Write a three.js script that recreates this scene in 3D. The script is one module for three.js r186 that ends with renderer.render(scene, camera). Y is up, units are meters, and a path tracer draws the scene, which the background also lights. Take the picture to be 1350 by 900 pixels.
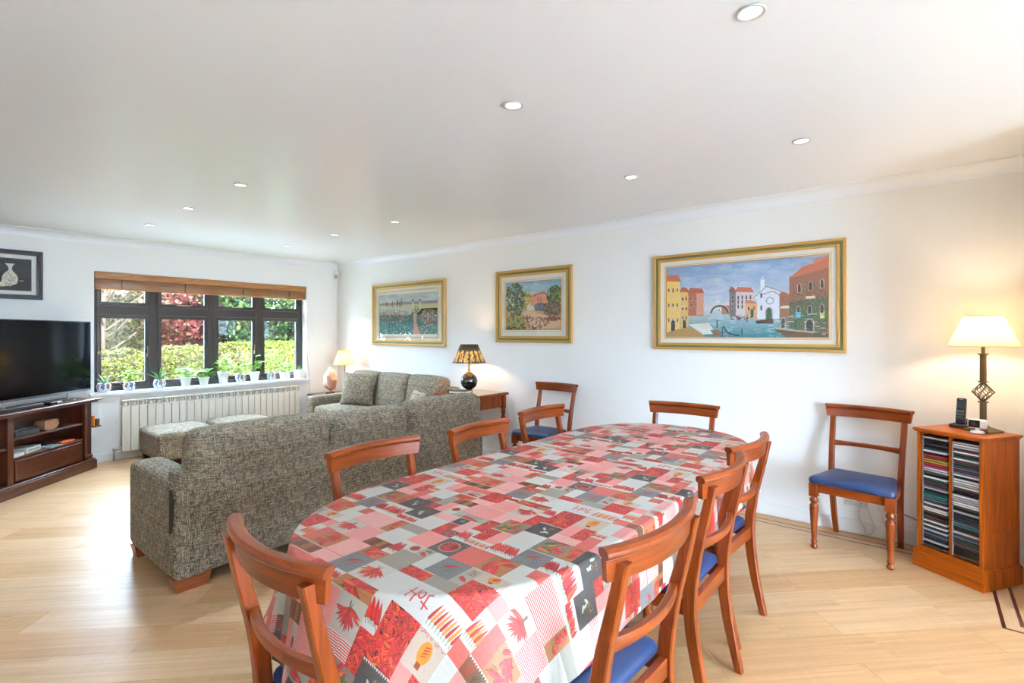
import * as THREE from 'three';
import { RoundedBoxGeometry } from 'three/addons/geometries/RoundedBoxGeometry.js';
import { mergeGeometries, toCreasedNormals, mergeVertices } from 'three/addons/utils/BufferGeometryUtils.js';
import { RectAreaLightUniformsLib } from 'three/addons/lights/RectAreaLightUniformsLib.js';

// ---------------------------------------------------------------- camera, sky, daylight, exposure
const scene = new THREE.Scene();
const renderer = new THREE.WebGLRenderer({ antialias: true });
renderer.toneMapping = THREE.LinearToneMapping;
renderer.toneMappingExposure = 1.66;
renderer.shadowMap.enabled = true;
RectAreaLightUniformsLib.init();

const camera = new THREE.PerspectiveCamera(2 * Math.atan(450 / 663) * 180 / Math.PI, 1350 / 900, 0.05, 200);
camera.position.set(0, 1.42, 0);
camera.rotation.y = 39.2 * Math.PI / 180;
camera.setViewOffset(1350, 900, 0, 11, 1350, 900);      // small vertical lens shift, camera held level

scene.background = new THREE.Color(0.57, 0.775, 1.0);    // bright overcast sky
scene.backgroundIntensity = 39.0;

// room: west wall x=-7 (window), north wall z=-4.32 (pictures), east wall x=3.2 (garden doors), south wall z=0.6
const XW = -7, ZN = -4.32, XE = 3.2, ZS = 0.6, YC = 2.48, XJ = 0.5, ZJ = -3.57;
const WIN = { z0: -3.81, z1: -1.37, y0: 0.765, y1: 2.1 };
const DOOR = { z0: -2.3, z1: -0.3, y1: 2.1 };

function dayLight(w, h, intensity, color, pos, turn) {
  const l = new THREE.RectAreaLight(color, intensity, w, h);
  l.name = 'daylight_opening'; l.position.set(...pos); l.rotation.y = turn; scene.add(l); return l;
}
dayLight(DOOR.z1 - DOOR.z0, 2.05, 2.4, new THREE.Color(0.55, 0.765, 1.0), [XE + 0.08, 1.05, (DOOR.z0 + DOOR.z1) / 2], Math.PI / 2);



// ---------------------------------------------------------------- helpers
function mulberry(a) { return () => { a |= 0; a = a + 0x6D2B79F5 | 0; let t = Math.imul(a ^ a >>> 15, 1 | a); t = t + Math.imul(t ^ t >>> 7, 61 | t) ^ t; return ((t ^ t >>> 14) >>> 0) / 4294967296; }; }
const rnd = mulberry(7);
const rr = (a, b, r = rnd) => a + (b - a) * r();
const V = (x, y, z) => new THREE.Vector3(x, y, z);
const taken = new Map();
function numbered(n) { const k = taken.get(n) ?? 0; taken.set(n, k + 1); return k ? `${n}_${String(k).padStart(3, '0')}` : n; }
function tag(o, label, category, group) { o.userData.label = label; o.userData.category = category; if (group) o.userData.group = group; return o; }
function thing(name, label, category, pos = [0, 0, 0], turn = 0, group) {
  const g = new THREE.Group(); g.name = numbered(name); g.position.set(...pos); g.rotation.y = turn; scene.add(g);
  return tag(g, label, category, group);
}
function part(name, geo, mat, parent, label) {
  const m = new THREE.Mesh(geo, mat); m.name = name; if (label) m.userData.label = label; parent.add(m); return m;
}
function single(name, geo, mat, label, category, pos = [0, 0, 0], turn = 0, group) {
  const m = new THREE.Mesh(geo, mat); m.name = numbered(name); m.position.set(...pos); m.rotation.y = turn; scene.add(m);
  return tag(m, label, category, group);
}
function struct(name, geo, mat, parent = scene) {
  const m = geo ? new THREE.Mesh(geo, mat) : new THREE.Group(); m.name = name; if (parent === scene) m.userData.kind = 'structure'; parent.add(m); return m;
}
function copyOf(src, pos, turn, label, group) {
  const c = src.clone(); c.name = numbered(src.name.replace(/_\d{3}$/, '')); c.position.set(...pos); c.rotation.y = turn; scene.add(c);
  c.userData = { ...src.userData }; c.userData.label = label; if (group) c.userData.group = group; return c;
}
const ni = g => g.index ? g.toNonIndexed() : g;
const B = (w, h, d, x = 0, y = 0, z = 0) => ni(new THREE.BoxGeometry(w, h, d)).translate(x, y, z);
const RB = (w, h, d, r, x = 0, y = 0, z = 0, s = 2) => ni(new RoundedBoxGeometry(w, h, d, s, r)).translate(x, y, z);
const CY = (r0, r1, h, x = 0, y = 0, z = 0, s = 24) => ni(new THREE.CylinderGeometry(r1, r0, h, s)).translate(x, y, z);   // r0 bottom, r1 top
const LA = (pts, s = 32) => ni(new THREE.LatheGeometry(pts.map(p => new THREE.Vector2(p[0], p[1])), s));
const TU = (pts, r, n = 24, s = 8, closed = false) => ni(new THREE.TubeGeometry(new THREE.CatmullRomCurve3(pts.map(p => p.isVector3 ? p : V(...p)), closed), n, r, s, closed));
function M(...gs) {
  const l = gs.flat().map(g => { const q = ni(g); for (const k of Object.keys(q.attributes)) if (!['position', 'normal', 'uv'].includes(k)) q.deleteAttribute(k); if (!q.attributes.uv) q.setAttribute('uv', new THREE.BufferAttribute(new Float32Array(q.attributes.position.count * 2), 2)); return q; });
  return l.length === 1 ? l[0] : mergeGeometries(l);
}
// uv in metres from the geometry's own axes; u runs along the longest axis (the grain)
function wuv(geo, long, s = 1) {
  const g = ni(geo), p = g.attributes.position; g.computeBoundingBox();
  const sz = g.boundingBox.getSize(V(0, 0, 0)).toArray();
  const L = long ?? sz.indexOf(Math.max(...sz));
  const uv = new Float32Array(p.count * 2), a = V(0, 0, 0), b = V(0, 0, 0), c = V(0, 0, 0);
  const ou = rnd() * 3, ov = rnd() * 3;
  for (let i = 0; i < p.count; i += 3) {
    a.fromBufferAttribute(p, i); b.fromBufferAttribute(p, i + 1); c.fromBufferAttribute(p, i + 2);
    const n = b.clone().sub(a).cross(c.clone().sub(a)).toArray().map(Math.abs);
    const k = n.indexOf(Math.max(...n)), U = k === L ? (L + 1) % 3 : L, W = [0, 1, 2].find(q => q !== k && q !== U);
    [a, b, c].forEach((q, j) => { const r = q.toArray(); uv[(i + j) * 2] = r[U] * s + ou; uv[(i + j) * 2 + 1] = r[W] * s + ov; });
  }
  g.setAttribute('uv', new THREE.BufferAttribute(uv, 2)); return g;
}
// skin through rings of points (all rings with the same count), ends closed
function loft(rings, crease = 0.6, caps = true) {
  const n = rings[0].length, pos = [];
  const tri = (a, b, c) => pos.push(a.x, a.y, a.z, b.x, b.y, b.z, c.x, c.y, c.z);
  for (let i = 0; i + 1 < rings.length; i++) for (let j = 0; j < n; j++) {
    const k = (j + 1) % n, A = rings[i], C = rings[i + 1];
    tri(A[j], A[k], C[k]); tri(A[j], C[k], C[j]);
  }
  if (caps) for (const [R, f] of [[rings[0], 1], [rings[rings.length - 1], 0]]) {
    const m = R.reduce((s, q) => s.add(q), V(0, 0, 0)).multiplyScalar(1 / n);
    for (let j = 0; j < n; j++) f ? tri(m, R[(j + 1) % n], R[j]) : tri(m, R[j], R[(j + 1) % n]);
  }
  let g = new THREE.BufferGeometry(); g.setAttribute('position', new THREE.BufferAttribute(new Float32Array(pos), 3));
  g.setAttribute('uv', new THREE.BufferAttribute(new Float32Array(pos.length / 3 * 2), 2));
  // keep outward orientation
  let vol = 0; for (let i = 0; i < pos.length; i += 9) { const [a, b, c, d, e, f, x, y, z] = pos.slice(i, i + 9); vol += a * (e * z - f * y) - b * (d * z - f * x) + c * (d * y - e * x); }
  if (vol < 0) { const q = g.attributes.position.array; for (let i = 0; i < q.length; i += 9) for (let k = 0; k < 3; k++) { const t = q[i + 3 + k]; q[i + 3 + k] = q[i + 6 + k]; q[i + 6 + k] = t; } }
  return toCreasedNormals(g, crease);
}
// soft upholstered block: rounded edges and bulging faces
function puff(w, h, d, r, bulge = [0, 0, 0], n = 10) {
  const g = new THREE.BoxGeometry(2, 2, 2, n, n, n), p = g.attributes.position, H = [w / 2, h / 2, d / 2];
  const warp = t => Math.sign(t) * (1 - Math.pow(1 - Math.abs(t), 1.9));
  for (let i = 0; i < p.count; i++) {
    const t = [p.getX(i), p.getY(i), p.getZ(i)].map(warp), q = t.map((v, k) => v * H[k]);
    const inn = q.map((v, k) => Math.max(-(H[k] - r), Math.min(H[k] - r, v)));
    const dd = V(q[0] - inn[0], q[1] - inn[1], q[2] - inn[2]);
    if (dd.lengthSq() > 1e-12) dd.normalize().multiplyScalar(r);
    const o = [inn[0] + dd.x, inn[1] + dd.y, inn[2] + dd.z];
    for (let k = 0; k < 3; k++) { const a = (k + 1) % 3, b = (k + 2) % 3; o[k] += bulge[k] * (o[k] / H[k]) * (1 - t[a] * t[a]) * (1 - t[b] * t[b]); }
    p.setXYZ(i, ...o);
  }
  g.deleteAttribute('normal'); g.deleteAttribute('uv');
  const q = mergeVertices(g, 1e-5); q.computeVertexNormals(); return wuv(q.toNonIndexed());
}
// square throw pillow lying in the xy plane, pinched corners
function pillow(w, h, t, n = 16) {
  const g = new THREE.BoxGeometry(2, 2, 2, n, n, 1), p = g.attributes.position;
  for (let i = 0; i < p.count; i++) {
    const x = p.getX(i), y = p.getY(i), s = Math.sign(p.getZ(i));
    const e = Math.pow((1 - Math.pow(Math.abs(x), 2.4)) * (1 - Math.pow(Math.abs(y), 2.4)), 0.55);
    const px = 1 - 0.09 * (1 - y * y) * 1, py = 1 - 0.09 * (1 - x * x);
    p.setXYZ(i, x * w / 2 * px, y * h / 2 * py, s * (t / 2 * e + 0.004));
  }
  g.deleteAttribute('normal'); g.deleteAttribute('uv');
  const q = mergeVertices(g, 1e-5); q.computeVertexNormals(); return wuv(q.toNonIndexed(), 0);
}
function ringGeo(w, h, t, depth, bevel = 0.003) {       // picture frame: outer size w x h, moulding width t
  const s = new THREE.Shape([[-w / 2, -h / 2], [w / 2, -h / 2], [w / 2, h / 2], [-w / 2, h / 2]].map(a => new THREE.Vector2(...a)));
  const a = w / 2 - t, b = h / 2 - t;
  s.holes.push(new THREE.Path([[-a, -b], [-a, b], [a, b], [a, -b]].map(q => new THREE.Vector2(...q))));
  return ni(new THREE.ExtrudeGeometry(s, { depth: depth - 2 * bevel, bevelEnabled: true, bevelThickness: bevel, bevelSize: bevel, bevelOffset: -bevel, bevelSegments: 2 })).translate(0, 0, bevel);
}

// ---------------------------------------------------------------- textures
function lattice(seed, n) { const r = mulberry(seed), a = new Float32Array(n * n); for (let i = 0; i < a.length; i++) a[i] = r(); return (x, y) => { // tiling value noise, period n
  const xi = Math.floor(x), yi = Math.floor(y), fx = x - xi, fy = y - yi, u = fx * fx * (3 - 2 * fx), v = fy * fy * (3 - 2 * fy), w = k => ((k % n) + n) % n;
  const A = a[w(yi) * n + w(xi)], Bq = a[w(yi) * n + w(xi + 1)], C = a[w(yi + 1) * n + w(xi)], D = a[w(yi + 1) * n + w(xi + 1)];
  return A + (Bq - A) * u + (C - A) * v + (A - Bq - C + D) * u * v; }; }
function dataTex(n, f, srgb, repeat = 1) {
  const d = new Uint8Array(n * n * 4);
  for (let y = 0; y < n; y++) for (let x = 0; x < n; x++) { const c = f(x / n, y / n, x, y), i = (y * n + x) * 4; for (let k = 0; k < 3; k++) d[i + k] = Math.max(0, Math.min(255, Math.round(Array.isArray(c) ? c[k] : c))); d[i + 3] = 255; }
  const t = new THREE.DataTexture(d, n, n); t.wrapS = t.wrapT = THREE.RepeatWrapping; t.magFilter = THREE.LinearFilter; t.minFilter = THREE.LinearMipmapLinearFilter; t.generateMipmaps = true;
  if (srgb) t.colorSpace = THREE.SRGBColorSpace; t.repeat.set(repeat, repeat); t.needsUpdate = true; return t;
}
function canvasTex(w, h, draw, repeat) {
  const c = document.createElement('canvas'); c.width = w; c.height = h; const x = c.getContext('2d'); draw(x, w, h, c);
  const t = new THREE.CanvasTexture(c); t.colorSpace = THREE.SRGBColorSpace; t.wrapS = t.wrapT = THREE.RepeatWrapping; if (repeat) t.repeat.set(...repeat); t.anisotropy = 8; return t;
}
const css = (r, g, b, a = 1) => `rgba(${r | 0},${g | 0},${b | 0},${a})`;

const n1 = lattice(11, 64), n2 = lattice(12, 128), n3 = lattice(13, 32);
// wood grain: light neutral tone with darker lines running along u
const grainTex = dataTex(512, (u, v) => {
  const bend = n3(u * 4, v * 8) * 0.6, f = n1(u * 4, v * 64 + bend * 5), g = n2(u * 8, v * 128), w = n3(u * 2, v * 16 + bend * 2);
  const t = 0.72 + 0.18 * f + 0.10 * g - 0.14 * Math.max(0, w - 0.62) * 2.2; return [255 * t, 255 * (t - 0.015), 255 * (t - 0.03)];
}, true, 1.6);
const bambooTex = dataTex(512, (u, v) => {
  const f = n1(u * 2, v * 64), g = n2(u * 4, v * 128), w = n3(u * 3, v * 24), node = n2(u * 64, v * 4);
  const t = 0.86 + 0.06 * f + 0.045 * g + 0.05 * (w - 0.5) + 0.02 * (node - 0.5); return [255 * t, 255 * (t - 0.008), 255 * (t - 0.02)];
}, true, 1);
const noiseTex = dataTex(256, (u, v) => 255 * (0.5 * n2(u * 128, v * 128) + 0.3 * n1(u * 64, v * 64) + 0.2 * n3(u * 16, v * 16)), false, 1);
// tweed: woven light and dark yarns, slubs running both ways
const tweedPix = (() => {
  const n = 512, a = new Float32Array(n * n * 3), r = mulberry(99); const base = [140, 123, 101];
  for (let i = 0; i < n * n; i++) for (let k = 0; k < 3; k++) a[i * 3 + k] = base[k];
  const put = (x, y, c, o) => { const i = (((y % n) + n) % n * n + ((x % n) + n) % n) * 3; for (let k = 0; k < 3; k++) a[i + k] = a[i + k] * (1 - o) + c[k] * o; };
  const tones = [[40, 35, 27], [64, 57, 46], [176, 160, 134], [202, 188, 164], [108, 94, 77], [50, 44, 36], [156, 143, 118]];
  for (let k = 0; k < 5200; k++) { const c = tones[Math.floor(r() * tones.length)], L = 8 + Math.floor(r() * r() * 90), x = Math.floor(r() * n), y = Math.floor(r() * n), hz = r() < 0.6, w = 2 + Math.floor(r() * 3), o = 0.45 + 0.4 * r(); for (let i = 0; i < L; i++) for (let j = 0; j < w; j++) hz ? put(x + i, y + j, c, o) : put(x + j, y + i, c, o); }
  return (u, v, x, y) => { const i = (y * n + x) * 3, g = 0.88 + 0.24 * (((x >> 1) + (y >> 1)) & 1 ? 0.35 : 0.65); return [a[i] * g, a[i + 1] * g, a[i + 2] * g]; };
})();
const tweedTex = dataTex(512, tweedPix, true, 3.3);
const leatherBump = dataTex(256, (u, v) => 255 * (0.6 * n2(u * 128, v * 128) + 0.4 * n1(u * 64, v * 64)), false, 8);

// ---------------------------------------------------------------- materials
const phys = o => new THREE.MeshPhysicalMaterial(o), std = o => new THREE.MeshStandardMaterial(o);
const mat = {
  wall: std({ color: 0xf3f2ef, roughness: 0.75, bumpMap: noiseTex, bumpScale: 0.0006 }),
  ceiling: std({ color: 0xf3f6fb, roughness: 0.3 }),
  trim: std({ color: 0xf0f0ee, roughness: 0.4 }),
  sub: std({ color: 0x4a3a28, roughness: 0.9 }),
  plank: [0xdeb489, 0xd9ad7e, 0xe2ba90, 0xd6a778].map(c => phys({ color: c, map: bambooTex, roughness: 0.38, specularIntensity: 0.45, clearcoat: 0.05, clearcoatRoughness: 0.25 })),
  inlay: phys({ color: 0x7c4436, map: grainTex, roughness: 0.35, clearcoat: 0.3 }),
  cherry: phys({ color: 0x9e4510, map: grainTex, roughness: 0.34, specularIntensity: 0.55, clearcoat: 0.22, clearcoatRoughness: 0.16 }),
  cabinet: phys({ color: 0xd0640c, map: grainTex, roughness: 0.36, specularIntensity: 0.5, clearcoat: 0.15, clearcoatRoughness: 0.2 }),
  mahogany: phys({ color: 0x64301a, map: grainTex, roughness: 0.34, clearcoat: 0.6, clearcoatRoughness: 0.18 }),
  darkwood: std({ color: 0x3d2016, map: grainTex, roughness: 0.5 }),
  tweed: std({ map: tweedTex, roughness: 0.95, bumpMap: tweedTex, bumpScale: 0.0015 }),
  navy: phys({ color: 0x1d3662, roughness: 0.38, bumpMap: leatherBump, bumpScale: 0.0006, clearcoat: 0.15, clearcoatRoughness: 0.4 }),
  black: std({ color: 0x121214, roughness: 0.4 }),
  gloss: phys({ color: 0x0b0b0d, roughness: 0.12 }),
  blackPlastic: std({ color: 0x1b1b1d, roughness: 0.45 }),
  white: std({ color: 0xf0f0ef, roughness: 0.35 }),
  whitePot: phys({ color: 0xf2f2f0, roughness: 0.3, clearcoat: 0.5 }),
  steel: std({ color: 0xb9babb, roughness: 0.3, metalness: 1 }),
  brass: std({ color: 0xb08d4a, roughness: 0.32, metalness: 1 }),
  bronze: std({ color: 0x6b5a3c, roughness: 0.45, metalness: 0.75 }),
  glass: phys({ color: 0xffffff, roughness: 0, transmission: 1, thickness: 0, ior: 1.5 }),
  gold: std({ color: 0xc79a55, roughness: 0.42, metalness: 0.35 }),
  olive: std({ color: 0x75753f, roughness: 0.5, metalness: 0.15 }),
  matboard: std({ color: 0xe9e5da, roughness: 0.9 }),
};
// ================================================================ THE ROOM
const T = 0.3;                                            // wall thickness
const floor = struct('floor', B(XE - XW + 2 * T, 0.1, ZS - ZN + 2 * T, (XE + XW) / 2, -0.062, (ZS + ZN) / 2), mat.sub);
{
  // planks laid on the diagonal, cut to the field inside the inlaid border
  const IN = 0.201, TH = 0.012;
  const ring = d => [[XW + d, ZN + d], [XJ - d, ZN + d], [XJ - d, ZJ + d], [XE - d, ZJ + d], [XE - d, ZS - d], [XW + d, ZS - d]];
  const regions = [[XW + IN, XJ - IN, ZN + IN, ZJ + IN], [XW + IN, XE - IN, ZJ + IN, ZS - IN]];
  const s2 = Math.SQRT1_2, W = 0.2, L = 1.32, gap = 0.0007;
  const toUV = (x, z) => [(x - z) * s2, (x + z) * s2], toXZ = (u, v) => [(u + v) * s2, (-u + v) * s2];
  const clip = (poly, f) => { const o = []; for (let i = 0; i < poly.length; i++) { const a = poly[i], b = poly[(i + 1) % poly.length], fa = f(a), fb = f(b); if (fa >= 0) o.push(a); if (fa * fb < 0) { const t = fa / (fa - fb); o.push([a[0] + (b[0] - a[0]) * t, a[1] + (b[1] - a[1]) * t]); } } return o; };
  const slab = (poly, th = TH) => { const s = new THREE.Shape(poly.map(q => new THREE.Vector2(q[0], q[1]))); return ni(new THREE.ExtrudeGeometry(s, { depth: th, bevelEnabled: false })); };
  const rf = mulberry(31);
  const flat = new THREE.Matrix4().makeBasis(V(s2, 0, -s2), V(s2, 0, s2), V(0, -1, 0));   // (u, v, depth) to room axes, depth downwards
  for (let row = -43; row < 16; row++) {
    const off = (row * 0.47 % 1) * L;
    for (let k = -8; k < 10; k++) {
      const u0 = k * L + off + gap, u1 = (k + 1) * L + off - gap, v0 = row * W + gap, v1 = (row + 1) * W - gap;
      const rect = [[u0, v0], [u1, v0], [u1, v1], [u0, v1]].map(q => toXZ(...q));
      const gs = [];
      for (const [xa, xb, za, zb] of regions) {
        let p = clip(rect, q => q[0] - xa); p = clip(p, q => xb - q[0]); p = clip(p, q => q[1] - za); p = clip(p, q => zb - q[1]);
        if (p.length > 2) gs.push(slab(p.map(q => toUV(...q))));
      }
      if (!gs.length) continue;
      const g = M(gs), a = g.attributes.uv, du = rf() * 4, dv = rf() * 4;
      for (let i = 0; i < a.count; i++) a.setXY(i, a.getX(i) + du, a.getY(i) + dv);
      g.applyMatrix4(flat);
      part('plank', g, mat.plank[Math.floor(rf() * 4)], floor);
    }
  }
  const bands = [[0, 0.115, 'border_board', mat.plank[3]], [0.115, 0.131, 'inlay_strip', mat.inlay], [0.131, 0.185, 'border_board', mat.plank[0]], [0.185, 0.2005, 'inlay_strip', mat.inlay]];
  for (const [d0, d1, name, m] of bands) {
    const a = ring(d0), b = ring(d1);
    for (let i = 0; i < 6; i++) {
      const j = (i + 1) % 6, q = [a[i], a[j], b[j], b[i]];
      const g = slab(q.map(e => [e[0], -e[1]])); g.rotateX(-Math.PI / 2); g.translate(0, -TH, 0);
      part(name, wuv(g), m, floor, name === 'inlay_strip' ? 'dark red-brown inlay strip' : undefined);
    }
  }
}
struct('ceiling', B(XE - XW + 2 * T, 0.15, ZS - ZN + 2 * T, (XE + XW) / 2, YC + 0.075, (ZS + ZN) / 2), mat.ceiling);
const box3 = (x0, x1, y0, y1, z0, z1) => B(x1 - x0, y1 - y0, z1 - z0, (x0 + x1) / 2, (y0 + y1) / 2, (z0 + z1) / 2);
struct('wall_north', wuv(box3(XW - T, XJ, 0, YC, ZN - T, ZN)), mat.wall);
struct('wall_alcove', wuv(box3(XJ, XE + T, 0, YC, ZN - T, ZJ)), mat.wall);
struct('wall_south', wuv(box3(XW - T, XE + T, 0, YC, ZS, ZS + T)), mat.wall);
struct('wall_west', wuv(M(box3(XW - T, XW, 0, YC, WIN.z1, ZS), box3(XW - T, XW, 0, YC, ZN, WIN.z0), box3(XW - T, XW, 0, WIN.y0 - 0.035, WIN.z0, WIN.z1), box3(XW - T, XW, WIN.y1, YC, WIN.z0, WIN.z1))), mat.wall);
struct('wall_east', wuv(M(box3(XE, XE + T, 0, YC, DOOR.z1, ZS), box3(XE, XE + T, 0, YC, ZJ, DOOR.z0), box3(XE, XE + T, DOOR.y1, YC, DOOR.z0, DOOR.z1))), mat.wall);

// skirting boards and coving
{
  const H = 0.095, D = 0.016;
  const sk = (name, x0, x1, z0, z1) => struct(name, RB(x1 - x0, H, z1 - z0, 0.004, (x0 + x1) / 2, H / 2, (z0 + z1) / 2), mat.trim);
  sk('baseboard_north', XW + D, XJ - D, ZN, ZN + D);
  sk('baseboard_alcove', XJ - D, XJ, ZN, ZJ);
  sk('baseboard_west', XW, XW + D, ZN, ZS);
  sk('baseboard_south', XW + D, XE - D, ZS - D, ZS);
  sk('baseboard_east', XE - D, XE, ZJ, DOOR.z0 - 0.06);
  const cove = (name, len, m4) => {
    const s = new THREE.Shape(), R = 0.085; s.moveTo(0, 0); s.lineTo(R, 0); s.lineTo(R, -0.008);
    for (let i = 0; i <= 8; i++) { const t = i / 8 * Math.PI / 2; s.lineTo(R - (R - 0.008) * Math.sin(t), -R + (R - 0.008) * Math.cos(t)); }
    s.lineTo(0.008, -R); s.lineTo(0, -R); s.lineTo(0, 0);
    let g = ni(new THREE.ExtrudeGeometry(s, { depth: len, bevelEnabled: false })); g.applyMatrix4(m4); if (m4.determinant() < 0) { const q = g.attributes.position.array; for (let i = 0; i < q.length; i += 9) for (let k = 0; k < 3; k++) { const t = q[i + 3 + k]; q[i + 3 + k] = q[i + 6 + k]; q[i + 6 + k] = t; } } g = toCreasedNormals(g, 0.5); struct(name, g, mat.ceiling);
  };
  const mm = (x, y, z, p) => new THREE.Matrix4().makeBasis(x, y, z).setPosition(p);
  cove('trim_1', XJ - XW, mm(V(0, 0, 1), V(0, 1, 0), V(1, 0, 0), V(XW, YC, ZN)));
  cove('trim_2', ZS - ZN, mm(V(1, 0, 0), V(0, 1, 0), V(0, 0, 1), V(XW, YC, ZN)));
  cove('trim_3', XE - XW, mm(V(0, 0, -1), V(0, 1, 0), V(1, 0, 0), V(XW, YC, ZS)));
}

// ---------------------------------------------------------------- window in the west wall
{
  const xg = XW - 0.16, dark = std({ color: 0x3a302c, roughness: 0.45 }), seal = std({ color: 0x1a1716, roughness: 0.6 });
  const w = struct('window_1', null, null); w.userData.label = 'dark brown four light casement window with top lights';
  const fr = (name, z0, z1, y0, y1, d = 0.07, x = xg) => part(name, RB(d, y1 - y0, Math.abs(z1 - z0), 0.006, x, (y0 + y1) / 2, (z0 + z1) / 2), dark, w);
  const { z0, z1, y0, y1 } = WIN, yt0 = 1.63, yt1 = 1.70;
  fr('frame_rail', z0, z1, y1 - 0.06, y1); fr('frame_rail', z0, z1, y0, y0 + 0.05);
  fr('frame_stile', z0, z0 + 0.05, y0 + 0.05, y1 - 0.06); fr('frame_stile', z1 - 0.045, z1, y0 + 0.05, y1 - 0.06);
  const mull = [-1.95, -2.585, -3.18];
  for (const m of mull) fr('mullion', m - 0.04, m + 0.04, y0 + 0.05, y1 - 0.06);
  const edges = [z1 - 0.045, ...mull.flatMap(m => [m + 0.04, m - 0.04]), z0 + 0.05];
  for (let k = 0; k < 4; k++) {
    const a = edges[2 * k], b = edges[2 * k + 1];
    fr('transom', b, a, yt0, yt1 + 0.03);
    // sashes: lower light and upper light
    for (const [q0, q1, top] of [[y0 + 0.05, yt0, 0], [yt1 + 0.03, y1 - 0.06, 1]]) {
      const s = 0.038, W = a - b, H = q1 - q0, cz = (a + b) / 2, cy = (q0 + q1) / 2;
      const g = ringGeo(W - 0.004, H - 0.004, s, 0.05, 0.004).translate(0, 0, -0.025).rotateY(Math.PI / 2).translate(xg + 0.012, cy, cz);
      const sash = part('sash', g, dark, w);
      part('pane', B(0.004, H - 2 * s, W - 2 * s, xg + 0.008, cy, cz), mat.glass, sash);
      part('gasket', ringGeo(W - 2 * s + 0.01, H - 2 * s + 0.01, 0.009, 0.012, 0.001).rotateY(Math.PI / 2).translate(xg + 0.024, cy, cz), seal, sash);
      if (top && (k === 1 || k === 2)) part('handle', M(RB(0.014, 0.012, 0.15, 0.005, xg + 0.055, q0 + 0.024, cz), RB(0.03, 0.014, 0.03, 0.005, xg + 0.045, q0 + 0.024, cz)), mat.bronze, sash, 'dark metal window stay');
      if (!top && (k === 0 || k === 2)) part('handle', M(RB(0.014, 0.13, 0.016, 0.005, xg + 0.06, 1.2, b + 0.02), RB(0.03, 0.05, 0.02, 0.005, xg + 0.045, 1.16, b + 0.02)), mat.bronze, sash, 'dark metal lever handle');
    }
  }
  // ledge
  struct('trim_4', RB(0.24, 0.035, z1 - z0 + 0.1, 0.008, XW - 0.06, y0 - 0.0175, (z0 + z1) / 2 - 0.005), mat.trim).userData.label = 'white window sill board';
}
// garden doors in the east wall (outside the frame, they light the dining end)
{
  const d = struct('door_1', null, null), x = XE + 0.15, w = (DOOR.z1 - DOOR.z0) / 3, dark = std({ color: 0x3a302c, roughness: 0.45 });
  for (let k = 0; k < 3; k++) {
    const cz = DOOR.z0 + w * (k + 0.5), g = ringGeo(w, DOOR.y1, 0.07, 0.05).translate(0, 0, -0.025).rotateY(Math.PI / 2).translate(x, DOOR.y1 / 2, cz);
    const leaf = part('door_leaf', g, dark, d); part('pane', B(0.006, DOOR.y1 - 0.14, w - 0.14, x, DOOR.y1 / 2, cz), mat.glass, leaf);
  }
}

// ---------------------------------------------------------------- wooden blind drawn up in the window head
{
  const zc = (WIN.z0 + WIN.z1) / 2, L = WIN.z1 - WIN.z0 - 0.01, wood = phys({ color: 0xc98542, map: grainTex, roughness: 0.4, clearcoat: 0.3 }), x = XW - 0.03;
  const b = thing('wooden_blind', 'honey coloured wooden venetian blind drawn up in the window head', 'blind', [x, 0, zc]);
  part('valance', wuv(RB(0.018, 0.075, L, 0.004, 0.032, 2.058, 0)), wood, b);
  part('head_rail', B(0.05, 0.045, L, 0, 2.07, 0), wood, b);
  for (let k = 0; k < 15; k++) part('slat', wuv(B(0.05, 0.0032, L - 0.01, 0.002 * Math.sin(k * 2.3), 1.928 + k * 0.0062, 0.002 * Math.cos(k * 1.7))), wood, b);
  part('bottom_rail', wuv(RB(0.052, 0.018, L - 0.01, 0.004, 0, 1.915, 0)), wood, b);
  for (const q of [-0.4, -0.14, 0.14, 0.4]) part('ladder_tape', B(0.056, 0.115, 0.006, 0, 1.965, q * L), mat.darkwood, b);
  const cord = std({ color: 0x8a6a4a, roughness: 0.8 });
  part('pull_cord', TU([[0.03, 2.02, L / 2 - 0.03], [0.034, 1.6, L / 2 - 0.028], [0.034, 1.22, L / 2 - 0.03]], 0.0018, 8, 5), cord, b);
  part('tassel', LA([[0, 0], [0.008, 0.003], [0.01, 0.02], [0.004, 0.036], [0, 0.038]], 10).translate(0.034, 1.185, L / 2 - 0.03), wood, b);
  part('pull_cord', TU([[0.03, 2.02, -L / 2 + 0.02], [0.037, 1.4, -L / 2 + 0.015], [0.11, 0.74, -L / 2 - 0.01], [0.11, 0.5, -L / 2 - 0.01]], 0.0018, 12, 5), cord, b);
}

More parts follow.
